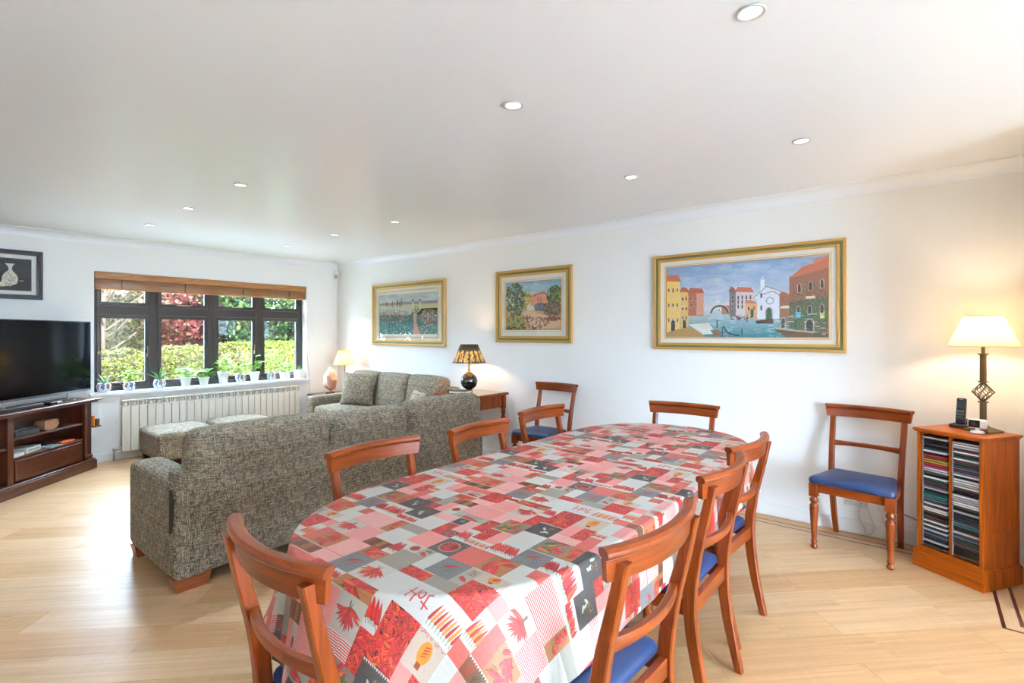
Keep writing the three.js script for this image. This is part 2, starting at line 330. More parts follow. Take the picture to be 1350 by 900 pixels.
// ---------------------------------------------------------------- ceiling downlights
{
  const s = (YC - 1.42) / 1.03, warm = new THREE.Color(0.58, 0.785, 1.0);
  const spots = [[-0.425, -1.732, 'over the near right side of the dining table', 0], [-1.429, -1.762, 'over the middle of the dining table', 0], [-0.499, -3.063, 'over the floor before the canal painting', 0], [-1.487, -3.065, 'over the far end of the dining table', 0],
    [-3.66, -1.511, 'over the back of the nearer sofa', 1], [-4.681, -1.523, 'over the floor between sofa and television', 1], [-5.681, -1.529, 'over the footstools by the television', 1], [-3.772, -2.918, 'over the far end of the nearer sofa', 1], [-4.757, -2.899, 'over the seat of the wall sofa', 1], [-5.808, -2.926, 'over the second footstool by the radiator', 1]];
  const rim = std({ color: 0xd8d8d6, roughness: 0.3, metalness: 0.3 }), bulb = std({ color: 0xffffff, emissive: new THREE.Color(1, 0.98, 0.95), emissiveIntensity: 2.2 });
  for (const [x, z, where, living] of spots) {
    const g = thing('ceiling_downlight', `small round recessed ceiling downlight ${where}`, 'ceiling light', [x * s, YC, z * s], 0, 'recessed ceiling downlights');
    part('rim', LA([[0.034, -0.001], [0.046, -0.001], [0.047, -0.006], [0.041, -0.009], [0.034, -0.005], [0.034, -0.001]], 32), rim, g);
    part('bulb', CY(0.034, 0.034, 0.003, 0, -0.0025, 0), bulb, g);
    const l = new THREE.SpotLight(warm, living ? 5.0 : 1.8, 0, 1.05, 0.6); l.position.set(0, -0.012, 0); l.target.position.set(0, -2, 0); l.shadow.radius = 1.6; g.add(l, l.target);
    l.name = 'downlight_beam'; l.target.name = 'downlight_aim';
  }
}
// alarm sensor high in the corner with its cable down the corner
{
  const g = thing('motion_sensor', 'small white motion sensor high in the room corner', 'sensor', [XW + 0.045, 2.31, ZN + 0.045], Math.PI / 4);
  part('housing', RB(0.075, 0.14, 0.05, 0.018, 0, 0, 0, 3), mat.white, g);
  part('lens', RB(0.055, 0.06, 0.01, 0.004, 0, -0.028, 0.023), std({ color: 0xb0b0ac, roughness: 0.5 }), g);
  part('cable_duct', RB(0.014, 1.25, 0.01, 0.002, 0, -0.66, -0.03), mat.trim, g);
}
// ================================================================ PRINTED TABLECLOTH: patchwork of chilli prints, ginghams and bare linen
const PR = mulberry(2024);
function chilli(x, cx, cy, len, ang, bend, w, col, stem = true) {
  x.save(); x.translate(cx, cy); x.rotate(ang);
  x.fillStyle = col; x.beginPath(); x.moveTo(0, -w * 0.45); x.quadraticCurveTo(len * 0.45, -w * 0.75 + bend * 0.6, len, bend); x.quadraticCurveTo(len * 0.5, w * 0.75 + bend * 0.45, 0, w * 0.45); x.quadraticCurveTo(-w * 0.35, 0, 0, -w * 0.45); x.fill();
  x.strokeStyle = css(120, 12, 16, 0.5); x.lineWidth = 1.6; x.stroke(); x.strokeStyle = css(255, 190, 170, 0.55); x.lineWidth = Math.max(1, w * 0.09); x.beginPath(); x.moveTo(len * 0.08, -w * 0.18); x.quadraticCurveTo(len * 0.45, -w * 0.34 + bend * 0.6, len * 0.8, bend * 0.8); x.stroke();
  if (stem) { x.strokeStyle = css(70 + PR() * 40, 110 + PR() * 30, 45); x.lineWidth = Math.max(1.5, w * 0.2); x.beginPath(); x.moveTo(0, 0); x.quadraticCurveTo(-len * 0.12, -w * 0.2, -len * 0.26, -w * 0.5 - bend * 0.2); x.stroke(); }
  x.restore();
}
const reds = () => { const k = PR(); return k < 0.55 ? css(200 + PR() * 35, 26 + PR() * 24, 26 + PR() * 20) : k < 0.8 ? css(165 + PR() * 30, 20 + PR() * 15, 22 + PR() * 12) : css(228 + PR() * 15, 70 + PR() * 30, 34 + PR() * 16); };
function linen(x, X, Y, W, H, c) { x.fillStyle = css(...c); x.fillRect(X, Y, W, H); for (let k = 0; k < W * H / 160; k++) { const d = (PR() - 0.5) * 24; x.fillStyle = css(c[0] + d, c[1] + d, c[2] + d, 0.5); PR() < 0.5 ? x.fillRect(X + PR() * W, Y + PR() * H, 5 + PR() * 14, 1.2) : x.fillRect(X + PR() * W, Y + PR() * H, 1.2, 5 + PR() * 14); } }
function boards(x, X, Y, W, H, c) { linen(x, X, Y, W, H, c); const v = PR() < 0.5, n = 3; for (let k = 1; k < n; k++) { x.fillStyle = css(c[0] * 0.6, c[1] * 0.6, c[2] * 0.6, 0.8); v ? x.fillRect(X + W * k / n, Y, 2, H) : x.fillRect(X, Y + H * k / n, W, 2); } for (let k = 0; k < 26; k++) { x.fillStyle = css(c[0] * 0.75, c[1] * 0.75, c[2] * 0.75, 0.4); v ? x.fillRect(X + PR() * W, Y + PR() * H * 0.6, 1.4, H * 0.3 * PR()) : x.fillRect(X + PR() * W * 0.6, Y + PR() * H, W * 0.3 * PR(), 1.4); } }
const patches = {
  white: (x, X, Y, W, H) => linen(x, X, Y, W, H, [214, 209, 200]),
  taupe: (x, X, Y, W, H) => linen(x, X, Y, W, H, [164, 153, 138]),
  slate: (x, X, Y, W, H) => { boards(x, X, Y, W, H, [84, 74, 72]); x.fillStyle = css(190, 200, 180); for (let k = 0; k < 3; k++) { x.save(); x.translate(X + W * (0.3 + 0.4 * PR()), Y + H * (0.3 + 0.4 * PR())); x.rotate(PR() * 6); x.beginPath(); x.ellipse(0, 0, W * 0.12, W * 0.045, 0, 0, 7); x.fill(); x.restore(); } for (let k = 0; k < 10; k++) { x.fillStyle = css(180, 140, 50); x.beginPath(); x.arc(X + W * (0.5 + 0.25 * PR()), Y + H * (0.55 + 0.25 * PR()), 3 + 3 * PR(), 0, 7); x.fill(); } },
  gingham: (x, X, Y, W, H) => { x.fillStyle = css(248, 240, 234); x.fillRect(X, Y, W, H); const n = Math.round(W / 17), s = W / n; x.fillStyle = css(222, 50, 46, 0.62); for (let k = 0; k < n; k++) x.fillRect(X + k * s, Y, s / 2, H); const m = Math.round(H / s); for (let k = 0; k < m; k++) x.fillRect(X, Y + k * H / m, W, H / m / 2); },
  finegingham: (x, X, Y, W, H) => { x.fillStyle = css(246, 206, 196); x.fillRect(X, Y, W, H); x.fillStyle = css(226, 60, 54, 0.5); for (let k = 0; k < W; k += 8) x.fillRect(X + k, Y, 4, H); for (let k = 0; k < H; k += 8) x.fillRect(X, Y + k, W, 4); },
  stripes: (x, X, Y, W, H) => { x.fillStyle = css(246, 232, 224); x.fillRect(X, Y, W, H); x.fillStyle = css(224, 58, 50, 0.85); for (let k = 0; k < H; k += 15) x.fillRect(X, Y + k, W, 8); },
  coral: (x, X, Y, W, H) => { linen(x, X, Y, W, H, [216, 92, 80]); x.fillStyle = css(244, 176, 164, 0.55); for (let k = 0; k < W; k += 7) for (let j = 0; j < H; j += 7) x.fillRect(X + k, Y + j, 2.5, 2.5); },
  bunch: (x, X, Y, W, H) => { linen(x, X, Y, W, H, PR() < 0.5 ? [208, 201, 190] : [200, 190, 176]); const n = 34; for (let k = 0; k < n; k++) { const a = -Math.PI / 2 + (k / n - 0.5) * 3.0; chilli(x, X + W / 2 + Math.cos(a) * W * 0.07 * PR(), Y + H * 0.62 + (PR() - 0.5) * H * 0.14, H * (0.36 + 0.16 * PR()), a, (PR() - 0.5) * 14, 17, reds(), false); } for (let k = 0; k < 7; k++) chilli(x, X + W / 2, Y + H * 0.62, H * 0.24, Math.PI / 2 + (PR() - 0.5), 4, 5, css(80, 110, 50), false); },
  row: (x, X, Y, W, H) => { linen(x, X, Y, W, H, [216, 211, 203]); const n = Math.max(7, Math.round(W / 20)); for (let k = 0; k < n; k++) chilli(x, X + W * (k + 0.5) / n, Y + H * (0.24 + 0.06 * PR()), H * 0.55, Math.PI / 2 + 0.3, (PR() - 0.5) * 12, 24, reds()); },
  mixedrow: (x, X, Y, W, H) => { linen(x, X, Y, W, H, [214, 210, 202]); const n = Math.max(6, Math.round(W / 30)); for (let k = 0; k < n; k++) chilli(x, X + W * (k + 0.5) / n, Y + H * 0.24, H * 0.5, Math.PI / 2 - 0.25, 9, 20, k % 2 ? css(226, 150, 40) : css(196, 30, 34)); },
  heap: (x, X, Y, W, H) => { linen(x, X, Y, W, H, [70, 40, 30]); for (let k = 0; k < W * H / 260; k++) chilli(x, X + PR() * W, Y + PR() * H, 46 + PR() * 36, PR() * 6.3, (PR() - 0.5) * 30, 17, reds(), PR() < 0.4); },
  spice: (x, X, Y, W, H) => { boards(x, X, Y, W, H, [128, 80, 46]); for (let b = 0; b < 4; b++) { const c = [[196, 40, 30], [60, 50, 30], [220, 120, 40], [110, 24, 20]][b]; for (let k = 0; k < 170; k++) { x.fillStyle = css(c[0] + (PR() - 0.5) * 50, c[1] + (PR() - 0.5) * 30, c[2]); x.fillRect(X + W * (b + 0.08 + 0.84 * PR()) / 4, Y + H * (0.1 + 0.8 * PR()), 5, 4); } } },
  board: (x, X, Y, W, H) => { boards(x, X, Y, W, H, [184, 118, 70]); for (let k = 0; k < 14; k++) chilli(x, X + W * (0.1 + 0.5 * PR()), Y + H * (0.15 + 0.7 * PR()), W * 0.42, (PR() - 0.5) * 2.4, (PR() - 0.5) * 40, 34, reds()); },
  grey: (x, X, Y, W, H) => { boards(x, X, Y, W, H, [132, 129, 128]); chilli(x, X + W * 0.35, Y + H * 0.5, W * 0.42, 0.3, 34, 34, css(206, 28, 36)); x.strokeStyle = css(90, 92, 88); for (let k = 0; k < 20; k++) { x.lineWidth = 1.4; x.beginPath(); x.moveTo(X + W * 0.55, Y + H * 0.5); x.lineTo(X + W * (0.45 + 0.5 * PR()), Y + H * (0.1 + 0.6 * PR())); x.stroke(); } },
  bowl: (x, X, Y, W, H) => { PR() < 0.5 ? linen(x, X, Y, W, H, [206, 200, 190]) : boards(x, X, Y, W, H, [96, 88, 92]); const R = Math.min(W, H) * 0.36, cx = X + W / 2, cy = Y + H / 2; x.fillStyle = css(186, 140, 96); x.beginPath(); x.arc(cx, cy, R, 0, 7); x.fill(); x.fillStyle = css(130, 30, 24); x.beginPath(); x.arc(cx, cy, R * 0.84, 0, 7); x.fill(); x.save(); x.beginPath(); x.arc(cx, cy, R * 0.84, 0, 7); x.clip(); for (let k = 0; k < 34; k++) chilli(x, cx + (PR() - 0.5) * R * 1.4, cy + (PR() - 0.5) * R * 1.4, R * 0.6, PR() * 6.3, (PR() - 0.5) * 10, 8, reds(), false); x.restore(); },
  peppers: (x, X, Y, W, H) => { boards(x, X, Y, W, H, [146, 124, 110]); const cs = [css(214, 34, 30), css(232, 110, 34), css(60, 104, 44), css(206, 28, 30), css(220, 44, 30), css(84, 128, 50)]; for (let k = 0; k < 15; k++) chilli(x, X + W * (0.15 + 0.4 * PR()), Y + H * (0.15 + 0.6 * PR()), W * 0.5, 0.4 + (PR() - 0.5) * 1.6, (PR() - 0.5) * 30, 42, cs[k % 6]); },
  word: (x, X, Y, W, H) => { linen(x, X, Y, W, H, [210, 204, 196]); x.strokeStyle = css(206, 44, 44); x.lineWidth = W * 0.042; x.lineCap = 'round'; const q = (a, b) => [X + W * a, Y + H * b]; const L = pts => { x.beginPath(); x.moveTo(...q(...pts[0])); for (const p of pts.slice(1)) x.lineTo(...q(...p)); x.stroke(); }; L([[.2, .28], [.17, .72]]); L([[.4, .26], [.38, .72]]); L([[.14, .52], [.42, .46]]); x.beginPath(); x.ellipse(X + W * .53, Y + H * .58, W * .08, H * .12, 0.2, 0, 7); x.stroke(); L([[.76, .28], [.71, .66], [.8, .72]]); L([[.64, .42], [.88, .38]]); },
  seeds: (x, X, Y, W, H) => { linen(x, X, Y, W, H, [180, 170, 155]); chilli(x, X + W * 0.3, Y + H * 0.35, W * 0.55, 0.1, -40, 40, css(210, 32, 32)); for (let k = 0; k < 90; k++) { x.fillStyle = PR() < 0.6 ? css(50, 40, 36) : css(150, 50, 36); x.beginPath(); x.arc(X + W * (0.3 + 0.5 * PR()), Y + H * (0.55 + 0.3 * PR()), 1.5 + 2 * PR(), 0, 7); x.fill(); } },
  jar: (x, X, Y, W, H) => { linen(x, X, Y, W, H, [206, 182, 165]); x.fillStyle = css(224, 140, 30); x.beginPath(); x.ellipse(X + W * 0.5, Y + H * 0.56, W * 0.2, H * 0.3, 0, 0, 7); x.fill(); x.fillStyle = css(150, 60, 20); x.fillRect(X + W * 0.42, Y + H * 0.14, W * 0.16, H * 0.16); for (let k = 0; k < 4; k++) chilli(x, X + W * 0.45, Y + H * (0.45 + 0.08 * k), W * 0.2, 0.4, 6, 8, reds(), false); x.fillStyle = css(196, 44, 32); for (let k = 0; k < 60; k++) x.fillRect(X + W * PR(), Y + H * (0.88 + 0.1 * PR()), 6, 4); },
};
const clothTex = canvasTex(2048, 2048, (x, W) => {
  const N = 16, u = W / N, used = new Uint8Array(N * N), names = Object.keys(patches), weight = { white: 6, taupe: 2, slate: 4, gingham: 7, finegingham: 5, stripes: 4, coral: 5, bunch: 11, row: 7, mixedrow: 4, heap: 8, spice: 4, board: 5, grey: 4, bowl: 4, peppers: 8, word: 2, seeds: 4, jar: 3 };
  const bag = names.flatMap(n => Array(weight[n]).fill(n)); let last = '';
  x.fillStyle = css(216, 211, 202); x.fillRect(0, 0, W, W);
  for (let j = 0; j < N; j++) for (let i = 0; i < N; i++) {
    if (used[j * N + i]) continue;
    let w = PR() < 0.72 ? 2 : PR() < 0.6 ? 1 : 3, h = PR() < 0.6 ? 2 : 1; if (w === 1) h = 2 - (PR() < 0.4);
    while (w > 1 && (i + w > N || [...Array(w).keys()].some(k => used[j * N + i + k]))) w--;
    if (j + h > N) h = 1;
    for (let a = 0; a < w; a++) for (let b = 0; b < h; b++) if (used[(j + b) * N + i + a]) h = b || 1;
    for (let a = 0; a < w; a++) for (let b = 0; b < h; b++) used[(j + b) * N + i + a] = 1;
    let n; do n = bag[Math.floor(PR() * bag.length)]; while (n === last); last = n;
    if (w === 1 || h === 1) { if (['peppers', 'word', 'bunch', 'grey'].includes(n)) n = ['white', 'row', 'heap', 'coral'][Math.floor(PR() * 4)]; }
    x.save(); x.beginPath(); x.rect(i * u, j * u, w * u, h * u); x.clip(); patches[n](x, i * u, j * u, w * u, h * u); x.restore();
    if (PR() < 0.4) { // zig-zag cut edge showing the white ground
      x.fillStyle = css(216, 211, 202); const s = u / 6; x.beginPath(); x.moveTo(i * u, (j + h) * u); for (let k = 0; k < w * 6; k++) { x.lineTo((i * u) + (k + 0.5) * s, (j + h) * u - s * 0.9); x.lineTo(i * u + (k + 1) * s, (j + h) * u); } x.fill();
    }
  }
}, [1 / 0.78, 1 / 0.78]);
const clothMat = phys({ color: 0xdadad8, map: clothTex, roughness: 0.55, bumpMap: noiseTex, bumpScale: 0.0012, clearcoat: 0.12, clearcoatRoughness: 0.45 });

// ================================================================ DINING TABLE AND CLOTH
const TAB = { cx: -1.287, hw: 0.553, zn: -1.39, ln: 0.67, zf: -2.88, lf: 0.645, y: 0.765 };
function tableOutline(n = 420) { // closed outline: [x, z, nx, nz]
  const pts = [], pw = 0.92, S = (c) => Math.sign(c) * Math.pow(Math.abs(c), pw);
  for (let i = 0; i < n; i++) { const a = i / n * Math.PI * 2, c = Math.cos(a), s = Math.sin(a); const near = s >= 0; pts.push([TAB.cx + TAB.hw * S(c), (near ? TAB.zn : TAB.zf) + (near ? TAB.ln : TAB.lf) * S(s)]); }
  // even spacing along the closed line
  const seg = pts.map((p, i) => Math.hypot(p[0] - pts[(i + 1) % n][0], p[1] - pts[(i + 1) % n][1])), tot = seg.reduce((a, b) => a + b, 0), out = []; let i = 0, acc = 0;
  for (let k = 0; k < n; k++) { const t = tot * k / n; while (acc + seg[i] < t) acc += seg[i++]; const f = (t - acc) / seg[i], a = pts[i], b = pts[(i + 1) % n]; out.push([a[0] + (b[0] - a[0]) * f, a[1] + (b[1] - a[1]) * f]); }
  return out.map((p, k) => { const a = out[(k + n - 2) % n], b = out[(k + 2) % n], dx = b[0] - a[0], dz = b[1] - a[1], l = Math.hypot(dx, dz); return [p[0], p[1], dz / l, -dx / l, tot * k / n]; });
}
{
  const out = tableOutline(480), n = out.length, tot = out[1][4] * n;
  const zc = (TAB.zn + TAB.zf) / 2, r = 0.014;
  const rows = []; // each row: [shift inward fraction 0..1 | drop distance]
  const inner = 26; for (let i = 0; i <= inner; i++) rows.push({ f: i / inner });
  for (let i = 1; i <= 5; i++) rows.push({ bend: i / 5 * Math.PI / 2 });
  for (let i = 1; i <= 26; i++) rows.push({ drop: i / 26 });
  const pos = [], uv = [];
  const wob = lattice(55, 64);
  for (const q of rows) for (let k = 0; k <= n; k++) {
    const [x, z, nx, nz, s] = out[k % n];
    const zspine = Math.max(TAB.zf + 0.05, Math.min(TAB.zn - 0.05, z)), ax = TAB.cx, az = zspine;
    let X, Y, Z, eU, eV;
    if (q.f !== undefined) { X = ax + (x - nx * r - ax) * q.f; Z = az + (z - nz * r - az) * q.f; Y = TAB.y + 0.0012 * wob((X + 9) * 9, (Z + 9) * 9) * (1 - Math.pow(q.f, 8)); eU = X; eV = Z; }
    else {
      const b = q.bend ?? Math.PI / 2, arc = r * b;
      X = x - nx * r + nx * r * Math.sin(b); Z = z - nz * r + nz * r * Math.sin(b); Y = TAB.y - r + r * Math.cos(b);
      let len = arc;
      if (q.drop !== undefined) {
        const c = Math.abs(nx), cornerish = Math.pow(Math.max(0, Math.sin(2 * Math.atan2(Math.abs(nz), c))), 2);
        const D = 0.25 + 0.06 * cornerish, ph = s / tot * Math.PI * 2;
        const amp = (0.010 + 0.030 * Math.pow(Math.abs(nz), 0.7)) * Math.pow(q.drop, 1.25);
        const w = Math.sin(ph * 17 + 0.8 * Math.sin(ph * 3)) * 0.6 + Math.sin(ph * 29 + 1.3) * 0.25 + (wob(ph * 6, q.drop * 2) - 0.5) * 0.6;
        const o = 0.006 * q.drop + 0.028 * q.drop * Math.abs(nz) + amp * (w + 0.75) + 0.035 * cornerish * Math.pow(q.drop, 1.5);
        X += nx * o; Z += nz * o; Y -= D * q.drop * (1 - 0.03 * w); len += D * q.drop * 1.02;
      }
      eU = x - nx * r + nx * len; eV = z - nz * r + nz * len;
    }
    pos.push(X, Y, Z); uv.push(eU, eV);
  }
  const idx = [], w = n + 1;
  for (let i = 0; i + 1 < rows.length; i++) for (let k = 0; k < n; k++) { const a = i * w + k, b = a + 1, c = a + w, d = c + 1; idx.push(a, b, d, a, d, c); }
  const g = new THREE.BufferGeometry(); g.setAttribute('position', new THREE.BufferAttribute(new Float32Array(pos), 3)); g.setAttribute('uv', new THREE.BufferAttribute(new Float32Array(uv), 2)); g.setIndex(idx); g.computeVertexNormals();
  if (g.attributes.normal.getY(w * 5) < 0) { for (let i = 0; i < idx.length; i += 3) [idx[i + 1], idx[i + 2]] = [idx[i + 2], idx[i + 1]]; g.setIndex(idx); g.computeVertexNormals(); }
  const cl = single('tablecloth', g, clothMat, 'red and white patchwork tablecloth printed with chillies over the dining table', 'tablecloth');
  clothMat.side = THREE.DoubleSide;
  // the table beneath
  const t = thing('dining_table', 'long oval wooden dining table under the chilli print cloth', 'table', [TAB.cx, 0, zc]);
  const shape = new THREE.Shape(out.map(p => new THREE.Vector2(p[0] - p[2] * 0.012 - TAB.cx, -(p[1] - p[3] * 0.012 - zc))));
  part('table_top', wuv(ni(new THREE.ExtrudeGeometry(shape, { depth: 0.022, bevelEnabled: true, bevelSize: 0.004, bevelThickness: 0.003, bevelOffset: -0.006, bevelSegments: 2 })).rotateX(-Math.PI / 2).translate(0, TAB.y - 0.0285, 0)), mat.cherry, t);
  for (const s of [-1, 1]) { part('apron', wuv(B(0.02, 0.055, 1.9, s * 0.36, 0.71, 0)), mat.cherry, t); part('apron', wuv(B(0.72, 0.055, 0.02, 0, 0.71, s * 0.95)), mat.cherry, t); }
  for (const sz of [-1, 1]) {
    const ped = part('pedestal', M(RB(0.2, 0.03, 0.5, 0.006, 0, 0.72, 0), LA([[0, 0.1], [0.06, 0.1], [0.065, 0.14], [0.045, 0.18], [0.06, 0.26], [0.066, 0.32], [0.05, 0.42], [0.04, 0.5], [0.055, 0.56], [0.045, 0.62], [0.06, 0.7], [0, 0.7]], 24)).translate(0, 0, sz * 0.67), mat.cherry, t);
    for (let k = 0; k < 4; k++) part('pedestal_foot', wuv(loft([[0.03, 0.17, 0.045], [0.1, 0.13, 0.04], [0.17, 0.06, 0.03], [0.215, 0.026, 0.026]].map(([r, y, q]) => [[-1, -1], [1, -1], [1, 1], [-1, 1]].map(([a, b]) => V(a * 0.018, y + b * q * 0.8, r))), 0.5).rotateY(k * Math.PI / 2 + Math.PI / 4).translate(0, 0.006, sz * 0.67)), mat.cherry, ped);
  }
}
// ================================================================ DINING CHAIRS (front towards +z, origin on the floor under the seat)
function makeChair(label, seatMat) {
  const g = thing('dining_chair', label, 'chair'), w = mat.cherry;
  const oct = (hx, hz, c) => [[-hx + c, -hz], [hx - c, -hz], [hx, -hz + c], [hx, hz - c], [hx - c, hz], [-hx + c, hz], [-hx, hz - c], [-hx, -hz + c]];
  // rear posts: sabre leg below, raked back above
  const path = new THREE.CatmullRomCurve3([V(0.186, 0, -0.232), V(0.19, 0.15, -0.196), V(0.194, 0.32, -0.168), V(0.197, 0.45, -0.163), V(0.2, 0.6, -0.182), V(0.204, 0.75, -0.218), V(0.206, 0.874, -0.246)]);
  const post = s => loft([...Array(23).keys()].map(i => { const t = i / 22, p = path.getPointAt(t), hz = 0.0155 + 0.0075 * Math.sin(Math.PI * Math.min(1, t * 1.05)), hx = 0.0155; return oct(hx, hz, 0.004).map(([a, b]) => V(s * (p.x + a), p.y, p.z + b)); }), 0.5);
  for (const s of [-1, 1]) part('back_post', wuv(post(s), 1), w, g);
  // top rail: bowed board with rolled upper lip
  const bow = x => -0.285 + 0.052 * Math.pow(x / 0.25, 2);
  const prof = [[-0.009, 0.0], [0.009, 0.0], [0.011, 0.054], [0.0085, 0.0565], [0.0165, 0.0605], [0.0205, 0.068], [0.019, 0.077], [0.011, 0.0835], [0, 0.085], [-0.011, 0.0835], [-0.0195, 0.077], [-0.021, 0.068], [-0.0165, 0.0605], [-0.0085, 0.0565], [-0.010, 0.054]];
  part('top_rail', wuv(loft([...Array(25).keys()].map(i => { const t = i / 24 * 2 - 1; return prof.map(([d, y]) => { const x = t * (0.238 + 0.013 * y / 0.085), sl = 2 * 0.052 * x / 0.0625, l = Math.hypot(1, sl); return V(x - d * sl / l, 0.829 + y, bow(x) + 0.021 + d / l - 0.1 * (y - 0.04)); }); }), 0.45), 0), w, g);
  // lower cross rail
  const pr2 = [[-0.010, -0.017], [0.010, -0.017], [0.013, -0.008], [0.013, 0.012], [0.009, 0.018], [-0.009, 0.018], [-0.012, 0.01], [-0.012, -0.01]];
  part('cross_rail', wuv(loft([...Array(19).keys()].map(i => { const t = i / 18 * 2 - 1, k = 0.78 + 0.3 * Math.pow(Math.abs(t), 3); return pr2.map(([d, y]) => V(t * 0.195, 0.645 + y * k, -0.222 + 0.034 * t * t + d)); }), 0.6), 0), w, g);
  // seat frame and drop-in seat
  const rail = (x0, z0, x1, z1, h = 0.058) => { const L = Math.hypot(x1 - x0, z1 - z0); return RB(L, h, 0.024, 0.003).rotateY(-Math.atan2(z1 - z0, x1 - x0)).translate((x0 + x1) / 2, 0.402, (z0 + z1) / 2); };
  part('front_rail', wuv(rail(-0.185, 0.188, 0.185, 0.188), 0), w, g);
  for (const s of [-1, 1]) part('side_rail', wuv(rail(s * 0.205, 0.17, s * 0.19, -0.16), 2), w, g);
  part('rear_rail', wuv(rail(-0.18, -0.163, 0.18, -0.163), 0), w, g);
  const sh = new THREE.Shape(), fw = 0.238, bw = 0.186, f = 0.222, b = -0.145, r = 0.035;
  sh.moveTo(-fw + r, f); sh.lineTo(fw - r, f); sh.quadraticCurveTo(fw, f, fw - 0.004, f - r); sh.lineTo(bw, b + 0.02); sh.quadraticCurveTo(bw, b, bw - 0.02, b); sh.lineTo(-bw + 0.02, b); sh.quadraticCurveTo(-bw, b, -bw, b + 0.02); sh.lineTo(-fw + 0.004, f - r); sh.quadraticCurveTo(-fw, f, -fw + r, f);
  const rows = [[0.86, 0.432], [0.97, 0.432], [1.0, 0.442], [1.0, 0.456], [0.975, 0.468], [0.92, 0.476], [0.8, 0.482], [0.6, 0.487], [0.35, 0.4895], [0.1, 0.49]];
  const pts = sh.getPoints(10), cz = 0.04; // points in (x, z)
  part('seat', wuv(loft(rows.map(([k, y]) => pts.slice(0, -1).map(p => V(p.x * k, y, cz + (p.y - cz) * k))), 1.2), 0), seatMat, g);
  // turned front legs
  const leg = M(RB(0.05, 0.088, 0.05, 0.003, 0, 0.388, 0), LA([[0, 0], [0.016, 0], [0.021, 0.006], [0.022, 0.014], [0.017, 0.024], [0.014, 0.034], [0.019, 0.04], [0.019, 0.046], [0.015, 0.052], [0.016, 0.08], [0.02, 0.16], [0.0245, 0.235], [0.0265, 0.262], [0.0235, 0.266], [0.0265, 0.272], [0.026, 0.282], [0.02, 0.29], [0.0175, 0.298], [0.022, 0.305], [0.0265, 0.315], [0.0255, 0.326], [0.018, 0.334], [0.021, 0.345], [0, 0.345]], 20));
  for (const s of [-1, 1]) part('front_leg', wuv(leg.clone().translate(s * 0.206, 0, 0.19), 1), w, g);
  return g;
}
const R90 = Math.PI / 2, deg = Math.PI / 180;
{
  const J = makeChair('cherry wood chair with blue leather seat standing beside the disc cabinet', mat.navy); J.position.set(-0.325, 0, -4.005); J.rotation.y = -8 * deg;
  copyOf(J, [-2.89, 0, -4.03], 0, 'cherry wood chair against the wall between side table and dining table', 'spare chairs against the picture wall');
  const grp = 'cherry wood chairs round the dining table';
  copyOf(J, [-1.243, 0, -0.815], Math.PI - 1 * deg, 'cherry wood chair with curved back at the table end away from the pictures', grp);
  copyOf(J, [-1.335, 0, -3.385], 3 * deg, 'cherry wood chair at the table end nearest the picture wall', grp);
  copyOf(J, [-1.725, 0, -1.40], R90, 'cherry wood chair on sofa side of table, farthest from the picture wall', grp);
  copyOf(J, [-1.70, 0, -2.085], R90 + 2 * deg, 'cherry wood chair on sofa side of table, middle of three', grp);
  copyOf(J, [-1.785, 0, -2.79], R90, 'cherry wood chair on sofa side of table, nearest the picture wall', grp);
  copyOf(J, [-0.865, 0, -2.60], -R90 - 4 * deg, 'cherry wood chair on side away from sofas, nearest the picture wall', grp);
  copyOf(J, [-0.825, 0, -2.05], -R90, 'cherry wood chair on side away from sofas, middle of three', grp);
  copyOf(J, [-0.785, 0, -1.315], -R90 - 3 * deg, 'cherry wood chair on side away from sofas, farthest from picture wall', grp);
}

